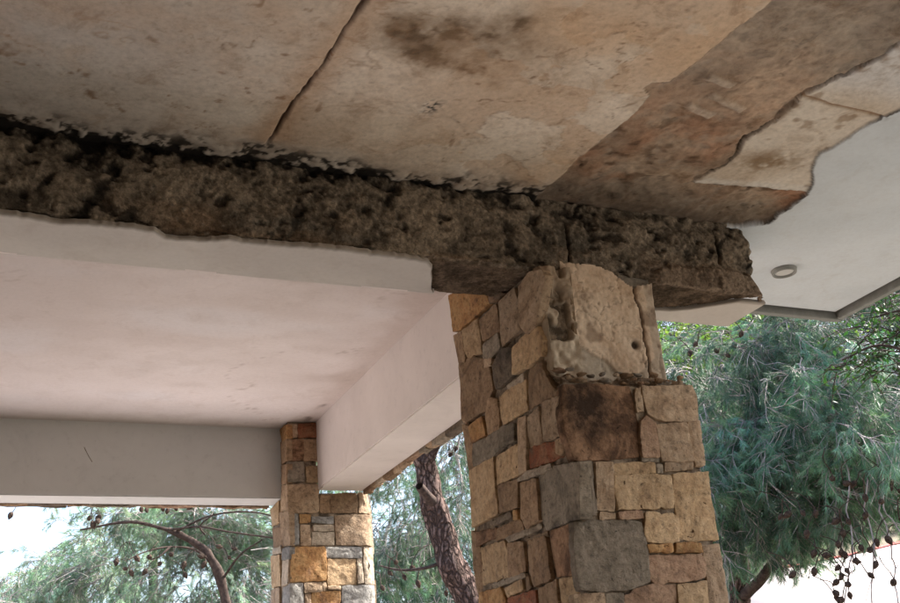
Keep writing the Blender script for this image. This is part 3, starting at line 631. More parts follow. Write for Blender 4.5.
F2 = [["red",[[1.5745,3.2368],[1.6784,3.2451],[1.6772,3.1692],[1.5763,3.1656]]],
 ["tan",[[1.5177,3.2345],[1.5704,3.2327],[1.5684,3.1653],[1.5158,3.1635]]],
 ["rust",[[1.5171,3.1518],[1.5996,3.1546],[1.5962,3.0489],[1.5144,3.0466]]],
 ["brown",[[1.6036,3.1548],[1.6793,3.1614],[1.6775,3.051],[1.6016,3.0451]]],
 ["grey",[[1.518,3.039],[1.5999,3.0412],[1.5983,2.9409],[1.5153,2.9355]]],
 ["ochre",[[1.6108,3.0143],[1.674,3.0198],[1.6733,2.9385],[1.6105,2.935]]],
 ["tan",[[1.5111,2.9203],[1.6745,2.927],[1.6706,2.7824],[1.5113,2.7813]]],
 ["brown",[[1.6801,2.8697],[1.7273,2.8703],[1.7276,2.7829],[1.6769,2.784]]],
 ["brown",[[1.734,2.8781],[1.8675,2.8839],[1.8768,2.83],[1.8704,2.784],[1.7331,2.7829]]],
 ["tan",[[1.8877,2.8842],[1.9405,2.885],[1.9491,2.8231],[1.951,2.7846],[1.8824,2.784]]],
 ["slate",[[1.5188,2.7788],[1.5607,2.7754],[1.5624,2.7048],[1.56,2.624],[1.5184,2.6206]]],
 ["orange",[[1.5721,2.7717],[1.626,2.7721],[1.6247,2.7332],[1.5709,2.733]]],
 ["tan",[[1.5728,2.7197],[1.6203,2.7198],[1.6207,2.6201],[1.5728,2.6203]]],
 ["slate",[[1.6333,2.7609],[1.7448,2.7616],[1.7433,2.7277],[1.6324,2.7333]]],
 ["pale",[[1.6396,2.7184],[1.743,2.7202],[1.7418,2.6917],[1.6409,2.6916]]],
 ["pale",[[1.6306,2.6827],[1.7414,2.6828],[1.7404,2.6233],[1.6285,2.6223]]],
 ["tan",[[1.7544,2.7654],[1.8419,2.7736],[1.9502,2.7705],[1.9536,2.6904],[1.9496,2.6225],[1.8816,2.619],[1.7521,2.6233]]],
 ["orange",[[1.5219,2.6133],[1.6972,2.6102],[1.6978,2.5282],[1.6907,2.4487],[1.5211,2.4458]]],
 ["slate",[[1.7011,2.6102],[1.8852,2.6115],[1.8862,2.5572],[1.7029,2.561]]],
 ["ochre",[[1.7063,2.55],[1.8543,2.5501],[1.8481,2.4315],[1.7013,2.427]]],
 ["pale",[[1.8969,2.6077],[1.9529,2.6112],[1.9554,2.518],[1.9541,2.4296],[1.895,2.4307],[1.8916,2.5113]]],
 ["pale",[[1.8622,2.5522],[1.8822,2.5558],[1.8835,2.4345],[1.8559,2.4314]]],
 ["tan",[[1.5843,2.4362],[1.6713,2.4404],[1.6713,2.3989],[1.5852,2.3936]]],
 ["tan",[[1.6773,2.436],[1.6941,2.4379],[1.6927,2.402],[1.6774,2.4002]]],
 ["tan",[[1.701,2.4198],[1.7662,2.42],[1.7654,2.4042],[1.7006,2.409]]],
 ["orange",[[1.6204,2.3928],[1.7613,2.3971],[1.7605,2.2973],[1.6172,2.3012]]],
 ["tan",[[1.5864,2.3865],[1.6127,2.3859],[1.6097,2.3014],[1.5837,2.3022]]],
 ["slate",[[1.7738,2.4184],[1.9537,2.4223],[1.9498,2.2921],[1.7682,2.2971]]],
 ["slate",[[1.5134,2.4375],[1.5768,2.4363],[1.5763,2.3024],[1.5135,2.3041]]]]
A2 = [["orange",[[5.3815,3.2413],[5.2451,3.2328],[5.2436,3.1575],[5.336,3.1642]]],
 ["brown",[[5.3504,3.1642],[5.2443,3.1499],[5.2483,3.0461],[5.346,3.0487]]],
 ["brown",[[5.3522,3.0425],[5.2503,3.0235],[5.2589,2.93],[5.3545,2.9498]]],
 ["tan",[[5.369,2.9457],[5.2649,2.9239],[5.2588,2.7832],[5.3888,2.8122]]],
 ["ochre",[[5.609,2.8744],[5.4119,2.8761],[5.4123,2.7691],[5.571,2.7799]]],
 ["brown",[[5.543,2.7585],[5.3727,2.738],[5.3726,2.6424],[5.5358,2.6613]]],
 ["tan",[[5.3808,2.8078],[5.2372,2.7833],[5.2471,2.62],[5.3538,2.6372]]],
 ["pale",[[5.5798,2.6621],[5.3813,2.6388],[5.3781,2.6108],[5.5759,2.6346]]],
 ["ochre",[[5.5969,2.6309],[5.4176,2.6049],[5.4189,2.458],[5.594,2.4717]]],
 ["pale",[[5.3927,2.5707],[5.2666,2.5534],[5.277,2.442],[5.4029,2.4518]]],
 ["tan",[[5.5804,2.4583],[5.4393,2.4468],[5.4488,2.3324],[5.5885,2.3523]]],
 ["slate",[[5.4119,2.4424],[5.2647,2.4328],[5.2635,2.3061],[5.4217,2.3286]]],
 ["slate",[[5.3686,2.6253],[5.2533,2.6103],[5.2583,2.557],[5.3731,2.573]]]]
zf1 = min(p[1] for k, q in F1 for p in q); za1 = min(p[1] for k, q in A1 for p in q)
p1 = empty('stone_pillar', (1.83, 2.98, .12), label='near stone clad pillar whose upper front has lost its stones and shows bare concrete', cat='pillar')
lay(p1, F1, front(2.64), (0, -1, 0), 100); lay(p1, rows(1.575, 2.075, .13, zf1, 7), front(2.64), (0, -1, 0), 300)
lay(p1, A1, left(1.588), (-1, 0, 0), 500); lay(p1, rows(2.66, 3.32, .13, za1-.005, 8), left(1.588), (-1, 0, 0), 700)
lay(p1, rows(2.69, 3.32, .13, 2.56, 9), left(2.042), (1, 0, 0), 800); lay(p1, rows(1.60, 2.07, .13, 2.88, 10), front(3.335), (0, 1, 0), 900)
def mortar_body(bm):
    box(bm, (1.599, 2.651, .12), (2.036, 3.318, 2.585)); box(bm, (1.6065, 2.74, 2.585), (1.70, 3.3175, 2.995)); box(bm, (1.70, 2.99, 2.5855), (2.04, 3.317, 2.893))
bobj('mortar', mortar_body, MT_MORTAR, p1)
# broken sheath where the front stones have fallen: rough mortar between left stones and core
X, Zz = np.meshgrid(ax((1.604, 1.715, .004)), ax((2.57, 2.996, .004)))
n1 = fbm(X*16, Zz*16, 0, 111, 5); n2 = fbm(X*50, Zz*50, 0, 112, 4)
hole = sm(.15, .45, fbm(X*13+5, Zz*13, 0, 113, 3))*sm(1.612, 1.625, X)*sm(1.70, 1.685, X)
hole = np.maximum(hole, np.exp(-(((X-1.668)/.018)**2+((Zz-2.905)/.035)**2))); hole = np.maximum(hole, np.exp(-(((X-1.680)/.020)**2+((Zz-2.795)/.018)**2)))
Yy = 2.718 + .0*X - n1*.006 - n2*.007 + hole*.026 + .03*sm(1.612, 1.604, X)
C = mix((.36, .29, .22), (.50, .43, .34), sm(-.6, .6, n1+.4*n2)); C = mix(C, (.03, .025, .02), hole*.8); C = mix(C, (.30, .22, .15), sm(2.85, 2.95, Zz)*.5)
grid('broken_mortar', np.stack([X, Yy, Zz], -1), C, MT_PLASTER, p1)
# bare core with flaking render
X, Zz = np.meshgrid(ax((1.700, 2.046, .004)), ax((2.56, 3.03, .004)))
n1 = fbm(X*6, Zz*6, 0, 121, 5); n2 = fbm(X*26, Zz*26, 0, 122, 5)
topz = np.interp(X, [1.70, 1.80, 1.87, 1.93, 1.97, 2.046], [3.03, 3.03, 3.015, 2.985, 2.965, 2.985])+.006*n2
fl1 = sm(-.004, .004, (Zz-np.interp(X, [1.70, 1.76, 1.83, 1.88, 2.05], [2.76, 2.735, 2.70, 2.64, 2.60]))+.012*n1)    # render coat; below it bare grey
fl2 = sm(-.003, .003, X-(2.005-.10*np.clip((2.72-Zz)/.1, -.05, 1)+.012*fbm(Zz*12, Zz*0, 0, 124, 4)))              # right strip behind a crack
ck = sm(.006, .001, np.abs(X-(1.985+.03*fbm(Zz*7, Zz*0, 0, 125, 4)-.02*sm(2.8, 2.7, Zz))))*sm(2.64, 2.66, Zz)
hol = np.exp(-(((X-1.945)/.013)**2+((Zz-2.765)/.014)**2))+np.exp(-(((X-1.965)/.014)**2+((Zz-2.70)/.014)**2))+.8*np.exp(-(((X-1.875)/.012)**2+((Zz-2.645)/.01)**2))
hol = np.clip(hol*1.5, 0, 1)*sm(-.4, .4, n2+n1)
hair = sm(.030, .0, np.abs(fbm(X*6+9, Zz*6, 0, 126, 5)))*.8; hair = np.maximum(hair, sm(.022, .0, np.abs(fbm(X*11, Zz*9, 0, 128, 4)))*.5)
Yy = 2.757 - .006*fl1 - n1*.0022 - n2*.0018 - .0015*fbm(X*80, Zz*80, 0, 129, 3) + ck*.012 + hol*.012 + hair*.003
Yy = Yy - .006*sm(2.95, 2.99, Zz)
C = mix((.58, .45, .335), (.68, .56, .44), sm(-.6, .6, n1+.3*n2)); C = mix((.52, .46, .38), C, fl1); C = mix(C, (.36, .32, .27), fl2*.5)
C = mix(C, (.05, .035, .025), np.clip(ck+hol+hair*.5, 0, 1)); C = mix(C, (.22, .15, .10), sm(2.66, 2.60, Zz)*.6)
C = mix(C, (.20, .14, .10), sm(.35, .8, fbm(X*14, Zz*14, 0, 127, 4))*.6)
m_ = (Zz < topz)[:-1, :-1]
Yy = np.where(X > 2.042, Yy+.03, Yy)
tag(grid('pillar_core', np.stack([X, Yy, Zz], -1), C, MT_PLASTER, p1, m_), 'bare cracked concrete core')
bobj('core_side', lambda bm: box(bm, (1.705, 2.765, 2.586), (2.043, 2.985, 3.02)), MT_CUT, p1)
# old wooden strip standing at the core's left corner
def strip(bm):
    box(bm, (1.702, 2.722, 2.60), (1.717, 2.742, 2.985), .003)
    for v in bm.verts: v.co.x += .006*math.sin(v.co.z*9)
bobj('wood_strip', strip, MT_WOOD, p1)
# rubble and mortar along the ledge
X, Zz = np.meshgrid(ax((1.600, 2.078, .005)), np.linspace(0, 1, 26))
n1 = fbm(X*14, Zz*2, 0, 131, 5); n2 = fbm(X*45, Zz*7, 0, 132, 4)
Yy = 2.662 + Zz*.11 - n1*.010 - n2*.005; Z2 = 2.580 + .070*Zz**.7 + n1*.012 + n2*.006 + .012*np.sin(X*17)*Zz
C = mix((.18, .13, .09), (.38, .29, .21), sm(-.5, .6, n1+.5*n2))
grid('ledge_mortar', np.stack([X, Yy, Z2], -1), C, MT_RAW, p1)
def lump_mesh(sx, sy, sz, seed):
    bm = bmesh.new(); bmesh.ops.create_icosphere(bm, subdivisions=2, radius=1)
    for v in bm.verts:
        q = v.co.copy(); s_ = 1+.4*float(fbm(np.array([q.x*1.3]), np.array([q.y*1.3]), np.array([q.z*1.3]), seed, 3)[0])
        v.co = Vector((q.x*sx*s_, q.y*sy*s_, q.z*sz*s_))
    me = bpy.data.meshes.new('rubble'); bm.to_mesh(me); bm.free(); return me
lm = [lump_mesh(1, .8, .62, 10+i) for i in range(5)]
for q, m in enumerate(lm): m.materials.append([MT_CUT, SM['tan'], SM['mauve'], MT_CUT, SM['brown']][q])
for i in range(30):
    x = 1.612+.455*i/29+random.uniform(-.008, .008)
    o = bpy.data.objects.new('rubble', random.choice(lm)); COL.objects.link(o); o.parent = p1; o.matrix_parent_inverse = Matrix.Translation(p1.location).inverted()
    s_ = random.uniform(.008, .017); o.scale = (s_*random.uniform(.9, 1.5), s_*1.1, s_*.9); o.rotation_euler = (random.uniform(-.4, .4), random.uniform(-.3, .3), random.uniform(-.4, .4))
    o.location = (x, 2.668+random.uniform(0, .05), 2.600+random.uniform(0, .040))

p2 = empty('stone_pillar', (1.74, 5.42, .12), label='far stone clad pillar with orange and slate stones under the corner of two beams', cat='pillar')
lay(p2, F2, front(5.25), (0, -1, 0), 1100, rel=.003, curve=1.888); lay(p2, A2, left(1.51), (-1, 0, 0), 1300, rel=.003)
zf2 = min(p[1] for k, q in F2 for p in q); za2 = min(p[1] for k, q in A2 for p in q)
lay(p2, rows(1.52, 1.95, .13, zf2, 17), front(5.25), (0, -1, 0), 1400); lay(p2, rows(5.26, 5.58, .13, za2, 18), left(1.51), (-1, 0, 0), 1500)
# right flank: thick uneven stones that bulge round the corner
rk = rows(5.30, 5.59, .13, 2.89, 19)
for k in rk: k[0] = random.choice(['pale', 'tan', 'pale', 'slate'])
lay(p2, rk, left(1.965), (1, 0, 0), 1600, rel=.008, depth=.05)
bobj('mortar', lambda bm: (box(bm, (1.521, 5.261, .12), (1.925, 5.58, 2.882)), box(bm, (1.5245, 5.2645, 2.882), (1.668, 5.3915, 3.249))), MT_MORTAR, p2)

# rough stone edging on the outer faces of the two far beams
def edging(parent, a, b, n0, seed, nrm):
    r = random.Random(seed); a = np.array(a, float); b = np.array(b, float); L = np.linalg.norm((b-a)[:2]); u = 0; d = (b-a)/L
    while u < L:
        ww = r.uniform(.07, .19); t = r.uniform(.028, .055); lo = r.uniform(-.010, .0)*(.5 if nrm[1] else 1.4)
        ww = min(ww, L-u)
        if ww < .03: break
        def f(bm):
            box(bm, (0, 0, 0), (1, 1, 1))
            bmesh.ops.subdivide_edges(bm, edges=bm.edges, cuts=3, use_grid_fill=True)
            for v in bm.verts:
                x, y, z = v.co
                wob = float(fbm(np.array([(u+x*ww)*20]), np.array([y*2.]), np.array([z*5]), seed, 3)[0])
                p = a + d*(u+.0006+x*(ww-.0012)) + np.array(nrm)*(y*t*(1+.25*wob)+.001) + np.array([0, 0, lo+z*(.40-lo) + (.008*wob if z < .5 else 0)])
                v.co = Vector(p)
            bmesh.ops.recalc_face_normals(bm, faces=bm.faces)
        bobj('stone', f, SM[r.choice(['brown', 'tan', 'dark', 'pale', 'grey', 'mauve'])], parent); u += ww
edging(bc_, (1.906, 3.42, 2.889), (1.906, 5.25, 2.889), 0, 41, (1, 0, 0))
edging(bb_, (-4.05, 5.561, 2.882), (1.50, 5.561, 2.882), 0, 42, (0, 1, 0))

# ------------------------------------------------------------------ sloping pale concrete paving on the bank, with a red painted edge
def drape(name, pts, mat, lift, thick=.05):
    P = np.array(pts); x0, y0 = P.min(0); x1, y1 = P.max(0)
    bm = bmesh.new(); vs = [bm.verts.new((x, y, 0)) for x, y in pts]; f = bm.faces.new(vs)
    for i in range(1, 40):
        for (c0, c1, no) in ((x0, x1, (1, 0, 0)), (y0, y1, (0, 1, 0))):
            k = c0+(c1-c0)*i/40; co = (k, 0, 0) if no[0] else (0, k, 0)
            bmesh.ops.bisect_plane(bm, geom=bm.verts[:]+bm.edges[:]+bm.faces[:], plane_co=co, plane_no=no)
    for v in bm.verts: v.co.z = float(terrain(v.co.x, v.co.y))+lift
    r_ = bmesh.ops.extrude_face_region(bm, geom=bm.faces[:])
    for v in [g for g in r_['geom'] if isinstance(g, bmesh.types.BMVert)]: v.co.z += thick
    bmesh.ops.recalc_face_normals(bm, faces=bm.faces)
    me = bpy.data.meshes.new(name); bm.to_mesh(me); bm.free(); return link(name, me, mat, None, False)
ROADPTS = [(5.991, 7.64), (6.298, 7.878), (6.394, 7.867), (6.473, 7.767), (6.587, 7.61), (6.803, 7.473), (7.093, 7.293), (7.397, 7.126), (7.822, 6.855), (6.942, 6.046)]
drape('road', ROADPTS, MT_ROAD, .02)['kind'] = 'structure'
KERBPTS = [(6.521, 7.715), (6.518, 7.733), (6.663, 7.567), (7.093, 7.29), (7.413, 7.138), (7.838, 6.866), (7.814, 6.838), (7.382, 7.113), (7.079, 7.28), (6.65, 7.557)]
tag(drape('kerb', KERBPTS, MT_REDK, .03, .05), 'faded red painted kerb along the upper edge of the pale concrete slope', 'kerb')

# ------------------------------------------------------------------ pines
def spray_template(seed, L=.36, ntuft=14, nn=34, nl=.050, nw=.0026):
    r = np.random.default_rng(seed); tw = Acc()
    main = spline([(0, 0, 0), (L*.35, r.normal(0, .02), -.01), (L*.7, r.normal(0, .03), -.05), (L, r.normal(0, .05), -.12+r.normal(0, .04))], 4)
    v, f = tube(main, np.linspace(.0048, .0022, len(main)), 3); tw.add(v, f)
    tips = [(main[-1], main[-1]-main[-3])]
    for i in range(ntuft-1):
        k = r.integers(3, len(main)); b = main[k]; dr = main[k]-main[k-1]; dr /= np.linalg.norm(dr)
        sd_ = r.normal(0, 1, 3); sd_[2] *= .6; e = dr*.9+sd_*.55; e /= np.linalg.norm(e); ln = r.uniform(.07, .19)
        m = b+e*ln*.5+np.array([0, 0, .008]); t_ = b+e*ln+np.array([0, 0, -.015])
        v, f = tube(np.array([b, m, t_]), np.array([.0028, .0024, .0018]), 3); tw.add(v, f); tips.append((t_, t_-m))
    V = []
    for p, d in tips:
        d = d/np.linalg.norm(d)
        for j in range(nn):
            o = p-d*r.uniform(0, .060); q = r.normal(0, 1, 3); q -= d*(q@d); q /= np.linalg.norm(q)
            a_ = r.uniform(.35, 1.15); e = d*math.cos(a_)+q*math.sin(a_); e[2] -= .15; ln = nl*r.uniform(.7, 1.15)
            s_ = np.cross(e, r.normal(0, 1, 3)); s_ /= np.linalg.norm(s_)
            m = o+e*ln*.55; V += [o-s_*nw*.6, o+s_*nw*.6, o+e*ln+np.array([0, 0, -.012])]
    return np.array(V), *tw.get()
TPL = [spray_template(i) for i in range(6)]
TPLB = [spray_template(20+i, .5, 9, 13, .11, .0042) for i in range(4)]     # coarser, for trees farther off
def frame(d, roll):
    d = d/np.linalg.norm(d); up = np.array([0, 0, 1.]); s_ = np.cross(up, d); s_ /= np.linalg.norm(s_)+1e-9; u_ = np.cross(d, s_)
    c, s2 = math.cos(roll), math.sin(roll); return np.stack([d, s_*c+u_*s2, -s_*s2+u_*c], 1)
def foliage(blobs, origin, tpl, scale, droop, tint, seed):
    r = np.random.default_rng(seed); NV = []; NC = []; tw = Acc()
    for (c, rad, n) in blobs:
        c = np.array(c); rad = np.array(rad)
        pads = []
        for i in range(max(2, n//6)):
            q = r.normal(0, 1, 3); q /= np.linalg.norm(q); pads.append((c+q*rad*r.uniform(.1, 1)**.5, r.uniform(.7, 1.25), r.uniform(.5, 1.6)))
        for i in range(int(n*2.1)):
            pc_, ps_, pt_ = pads[r.integers(len(pads))]; q = r.normal(0, 1, 3)*np.array([.17, .17, .06])*scale*ps_*1.1; p = pc_+q
            d = (p-np.array(origin)); d[2] *= .4; d /= np.linalg.norm(d)+1e-6; d = d+r.normal(0, .45, 3); d[2] += droop
            A = frame(d, r.normal(0, .5)); V, tv, tf = tpl[r.integers(len(tpl))]; s_ = scale*r.uniform(.75, 1.25)
            NV.append((V*s_)@A.T+p); tw.add((tv*s_)@A.T+p, tf)
            g = np.array(tint)*pt_*r.uniform(.8, 1.2)*np.array([r.uniform(.85, 1.2), 1, r.uniform(.8, 1.15)])
            NC.append(np.tile(g, (len(V), 1)))
    return np.vstack(NV), np.vstack(NC), tw.get()
cone_mesh = None
def make_cone_mesh():
    bm = bmesh.new(); nr, ns = 9, 10; rows_ = []
    for i in range(nr+1):
        t = i/nr; rad = .021*math.sin(math.pi*min(1, t*.93+.05))**.75*(1.08-.45*t); ring_ = []
        for j in range(ns):
            an = 2*math.pi*(j+.5*(i % 2))/ns; rr = rad*(1+.16*((i+j) % 2)); ring_.append(bm.verts.new((rr*math.cos(an), rr*math.sin(an), -.062*t)))
        rows_.append(ring_)
    for i in range(nr):
        for j in range(ns): bm.faces.new([rows_[i][j], rows_[i][(j+1) % ns], rows_[i+1][(j+1) % ns], rows_[i+1][j]])
    bm.faces.new(rows_[0]); bm.faces.new(rows_[-1])
    me = bpy.data.meshes.new('cone'); bm.to_mesh(me); bm.free(); me.materials.append(MT_CONE); return me
CONE = make_cone_mesh()
def tree(name, base, label, cat, trunks, blobs, origin, tint=(.055, .10, .065), tpl=TPL, scale=1., droop=-.35, seed=1, bark=None, limbs=(), cones=(), strands=(), group='pine trees beyond the porch', twigcol=None, rough=.25):
    root = empty(name, base, label=label, cat=cat, group=group)
    for pts, r0, r1 in trunks:
        P = spline(pts, 10); v, f = tube(P, np.linspace(r0, r1, len(P)), 18, rough, seed); link('trunk', npmesh('trunk', v, f), bark or MT_BARK, root)
    for pts, r0, r1 in limbs:
        P = spline(pts, 6); v, f = tube(P, np.linspace(r0, r1, len(P)), 7, .15, seed); link('limb', npmesh('limb', v, f), MT_DBARK, root)
    A = Acc(); r = np.random.default_rng(seed+50)
    for pts, r0, r1 in strands:
        P = spline(pts, 6); P = P + np.stack([fbm(P[:, 2]*5, P[:, 0]*0+q_, 0, seed+q_, 3)*.035 for q_ in range(3)], 1); v, f = tube(P, np.linspace(r0, r1, len(P)), 4); A.add(v, f)
        for k in range(3, len(P)-1, 3):
            d = P[k]-P[k-1]; e = d/np.linalg.norm(d)+r.normal(0, .6, 3); ln = r.uniform(.06, .16)
            v, f = tube(np.array([P[k], P[k]+e*ln*.5, P[k]+e*ln+np.array([0, 0, -.03])]), np.array([.003, .0025, .0015]), 3); A.add(v, f)
    if strands: link('hanging_twigs', npmesh('hanging_twigs', *A.get()), MT_TWIG, root)['kind'] = 'stuff'
    nv, nc, (tv, tf) = foliage(blobs, origin, tpl, scale, droop, tint, seed)
    link('crown', npmesh('crown', nv, np.arange(len(nv)).reshape(-1, 3), nc), MT_NEEDLE, root, False)['kind'] = 'stuff'
    link('twigs', npmesh('twigs', tv, tf), MT_TWIG, root)['kind'] = 'stuff'
    A = Acc()
    for c in cones:
        c = np.array(c); a_ = r.uniform(0, 6.3); h_ = r.uniform(.03, .08)
        P = spline([c+[0, 0, -.01], c+[.02*math.cos(a_), .02*math.sin(a_), h_*.6], c+[h_*math.cos(a_), h_*math.sin(a_), h_*1.5], c+[2.2*h_*math.cos(a_+.4), 2.2*h_*math.sin(a_+.4), h_*2.0]], 3)
        v, f = tube(P, np.linspace(.004, .003, len(P)), 4); A.add(v, f)
    if cones: link('cone_stalks', npmesh('cone_stalks', *A.get()), MT_DBARK, root)['kind'] = 'stuff'
    for i, c in enumerate(cones):
        o = bpy.data.objects.new('cone', CONE); COL.objects.link(o); o.parent = root; o.matrix_parent_inverse = Matrix.Translation(root.location).inverted()
        s_ = r.uniform(.75, 1.1)*(1.2 if seed == 5 else 1); o.scale = (s_, s_, s_); o.rotation_euler = (r.normal(0, .6), r.normal(0, .6), r.uniform(0, 6)); o.location = c
    return root
# right-hand pine with hanging cone strands
tree('pine_tree', (5.469, 7.144, 1.826)[:2]+(1.9,), 'blue green pine filling the view right of the near pillar, hung with dark cones', 'tree',
    [([(5.406, 7.193, 1.418), (5.516, 7.082, 2.248), (5.564, 6.992, 2.679), (5.567, 6.872, 3.271), (5.700, 6.487, 4.134), (5.746, 5.804, 5.381)], .11, .04)],
    [((5.457, 6.339, 3.598), (.75, .5, .35), 70), ((5.651, 5.580, 3.640), (.65, .5, .34), 70), ((5.495, 6.679, 3.225), (.4, .5, .28), 34), ((5.634, 6.119, 3.353), (.6, .4, .22), 44), ((5.633, 6.594, 3.093), (.28, .3, .14), 16), ((5.582, 7.115, 4.165), (.5, .5, .5), 40),
     ((5.789, 6.108, 4.171), (.8, .5, .3), 60), ((6.201, 5.344, 3.483), (.5, .5, .4), 30),  ((5.913, 5.666, 5.332), (1.2, .9, .8), 60), ((6.891, 5.261, 4.018), (.8, .8, 1.), 50)],
    (6.499, 7.687, 4.588), (.11, .215, .155), seed=3,
    limbs=[([(5.547, 7.025, 2.534), (5.553, 6.747, 2.638), (5.581, 6.573, 2.754), (5.658, 6.354, 2.857)], .05, .02), ([(5.567, 6.872, 3.271), (5.631, 6.387, 3.386), (5.723, 5.725, 3.432), (5.854, 5.305, 3.386)], .035, .012), ([(5.652, 6.657, 3.776), (5.664, 6.020, 3.973), (5.822, 5.539, 4.045)], .03, .01), ([(5.623, 6.790, 3.410), (5.443, 6.840, 3.740), (5.404, 7.059, 3.969)], .025, .01)],
    strands=[
      ([(5.475, 5.456, 3.663), (5.154, 5.208, 3.199), (5.045, 5.192, 2.749), (4.979, 5.342, 2.234)], .007, .004), ([(5.568, 5.382, 3.608), (5.169, 5.096, 3.040), (5.121, 5.145, 2.616), (5.091, 5.241, 2.187)], .007, .004),
      ([(5.466, 5.256, 3.425), (5.234, 5.050, 2.967), (5.220, 5.024, 2.713), (5.259, 5.015, 2.560)], .006, .004), ([(5.440, 5.168, 3.330), (5.198, 5.073, 2.724), (5.198, 5.101, 2.427), (5.203, 5.132, 2.168)], .006, .004),
      ([(5.543, 5.263, 3.960), (5.387, 5.467, 3.856), (5.273, 5.634, 3.710), (5.254, 5.751, 3.423)], .007, .003), ([(5.523, 5.301, 3.922), (5.367, 5.516, 3.785), (5.336, 5.638, 3.535), (5.351, 5.687, 3.337)], .006, .003), ([(5.503, 5.342, 3.878), (5.488, 5.432, 3.692), (5.538, 5.455, 3.488), (5.517, 5.538, 3.301)], .006, .003),
      ([(5.340, 5.710, 4.074), (5.213, 5.822, 3.732), (5.166, 5.950, 3.476), (5.191, 6.007, 3.206)], .006, .003), ([(5.642, 5.237, 3.778), (5.604, 5.348, 3.599), (5.643, 5.378, 3.399), (5.673, 5.427, 3.138)], .006, .003),
      ([(5.193, 6.361, 3.369), (5.294, 6.142, 3.373), (5.358, 5.987, 3.240), (5.430, 5.969, 3.059)], .006, .003), ([(5.114, 6.663, 3.445), (5.202, 6.568, 3.538), (5.255, 6.420, 3.446), (5.275, 6.326, 3.250)], .005, .003)],
    cones=[(5.003, 5.139, 2.961), (4.961, 5.168, 3.002), (4.879, 5.288, 2.835), (4.815, 5.345, 2.840), (5.095, 5.093, 2.779), (5.090, 5.073, 2.884), (5.156, 5.021, 2.825), (5.124, 5.099, 2.618), (5.102, 5.131, 2.564), (5.164, 5.057, 2.623), (5.120, 5.127, 2.490), (5.079, 5.178, 2.427), (4.966, 5.249, 2.635), (4.972, 5.255, 2.575), (4.989, 5.216, 2.696), (5.058, 5.170, 2.592), (4.991, 5.239, 2.565), (5.035, 5.204, 2.525), (4.967, 5.275, 2.492), (4.989, 5.258, 2.468), (4.956, 5.298, 2.409), (4.982, 5.278, 2.379), (4.992, 5.276, 2.332), (4.935, 5.329, 2.329), (4.962, 5.308, 2.305), (4.856, 5.376, 2.498), (4.771, 5.453, 2.485), (4.895, 5.329, 2.563), (4.868, 5.347, 2.600), (5.182, 5.083, 2.369), (5.224, 4.935, 2.880), (5.222, 4.978, 2.714), (5.191, 4.951, 2.952), (5.024, 5.219, 2.501), (4.729, 5.422, 2.836), (4.770, 5.385, 2.842), (4.973, 5.277, 2.445), (4.927, 5.335, 2.343), (5.010, 5.181, 2.757), (4.982, 5.207, 2.762), (5.055, 5.086, 2.969), (5.199, 4.954, 2.912), (4.835, 5.352, 2.724), (4.895, 5.944, 4.114), (4.939, 5.916, 4.091), (4.973, 5.858, 4.163), (5.016, 5.793, 4.226), (4.738, 6.052, 4.157), (4.774, 6.004, 4.203), (5.164, 5.892, 3.656), (5.099, 6.020, 3.436), (5.516, 5.562, 3.663), (5.548, 5.607, 3.442), (5.430, 5.661, 3.618), (5.720, 5.387, 3.567), (5.328, 5.655, 3.889), (5.356, 5.577, 4.012), (5.214, 5.696, 4.045)])
# thick leaning trunk between the pillars
tree('pine_tree', (3.487, 7.200, 1.563)[:2]+(1.0,), 'pine with thick reddish scaly leaning trunk seen between the two pillars', 'tree',
    [([(3.547, 7.171, 1.557), (3.476, 7.175, 2.268), (3.339, 7.191, 2.666), (3.220, 7.203, 2.920), (3.182, 7.178, 3.134), (3.114, 7.164, 3.324), (3.077, 7.131, 3.519), (3.026, 7.109, 3.674), (3.048, 7.063, 3.795), (3.100, 6.987, 3.962), (3.249, 6.843, 4.740), (3.450, 6.497, 5.860)], .118, .05),
     ([(3.030, 7.083, 3.564), (3.099, 7.023, 3.667), (3.159, 6.954, 3.805), (3.342, 6.821, 4.110), (3.627, 6.461, 4.616)], .06, .04)],
    [((3.993, 9.446, 3.853), (.6, .5, .45), 40), ((3.803, 9.376, 4.407), (.7, .6, .4), 34), ((4.027, 8.291, 4.284), (.5, .5, .4), 20), ((4.163, 9.532, 3.036), (.6, .5, .4), 26), ((3.593, 6.677, 6.448), (1.4, 1.2, .8), 60)],
    (3.612, 7.740, 4.438), (.11, .20, .14), seed=4,
    limbs=[([(3.148, 7.162, 3.273), (3.056, 7.081, 3.311), (2.958, 6.998, 3.368)], .05, .030), ([(3.227, 7.206, 2.892), (3.077, 7.278, 2.851), (2.986, 7.528, 2.882), (2.886, 7.666, 2.937)], .015, .006)],
    cones=[(3.301, 7.065, 3.790), (3.318, 7.087, 3.692), (3.286, 7.113, 3.653), (3.352, 7.027, 3.834), (3.023, 7.404, 2.888), (2.970, 7.434, 2.838), (2.923, 7.435, 2.937), (2.870, 7.468, 2.866), (3.062, 7.404, 2.789), (2.823, 7.501, 2.774), (3.251, 7.336, 2.705), (3.020, 7.191, 3.786), (3.259, 7.066, 3.850)], rough=.32)
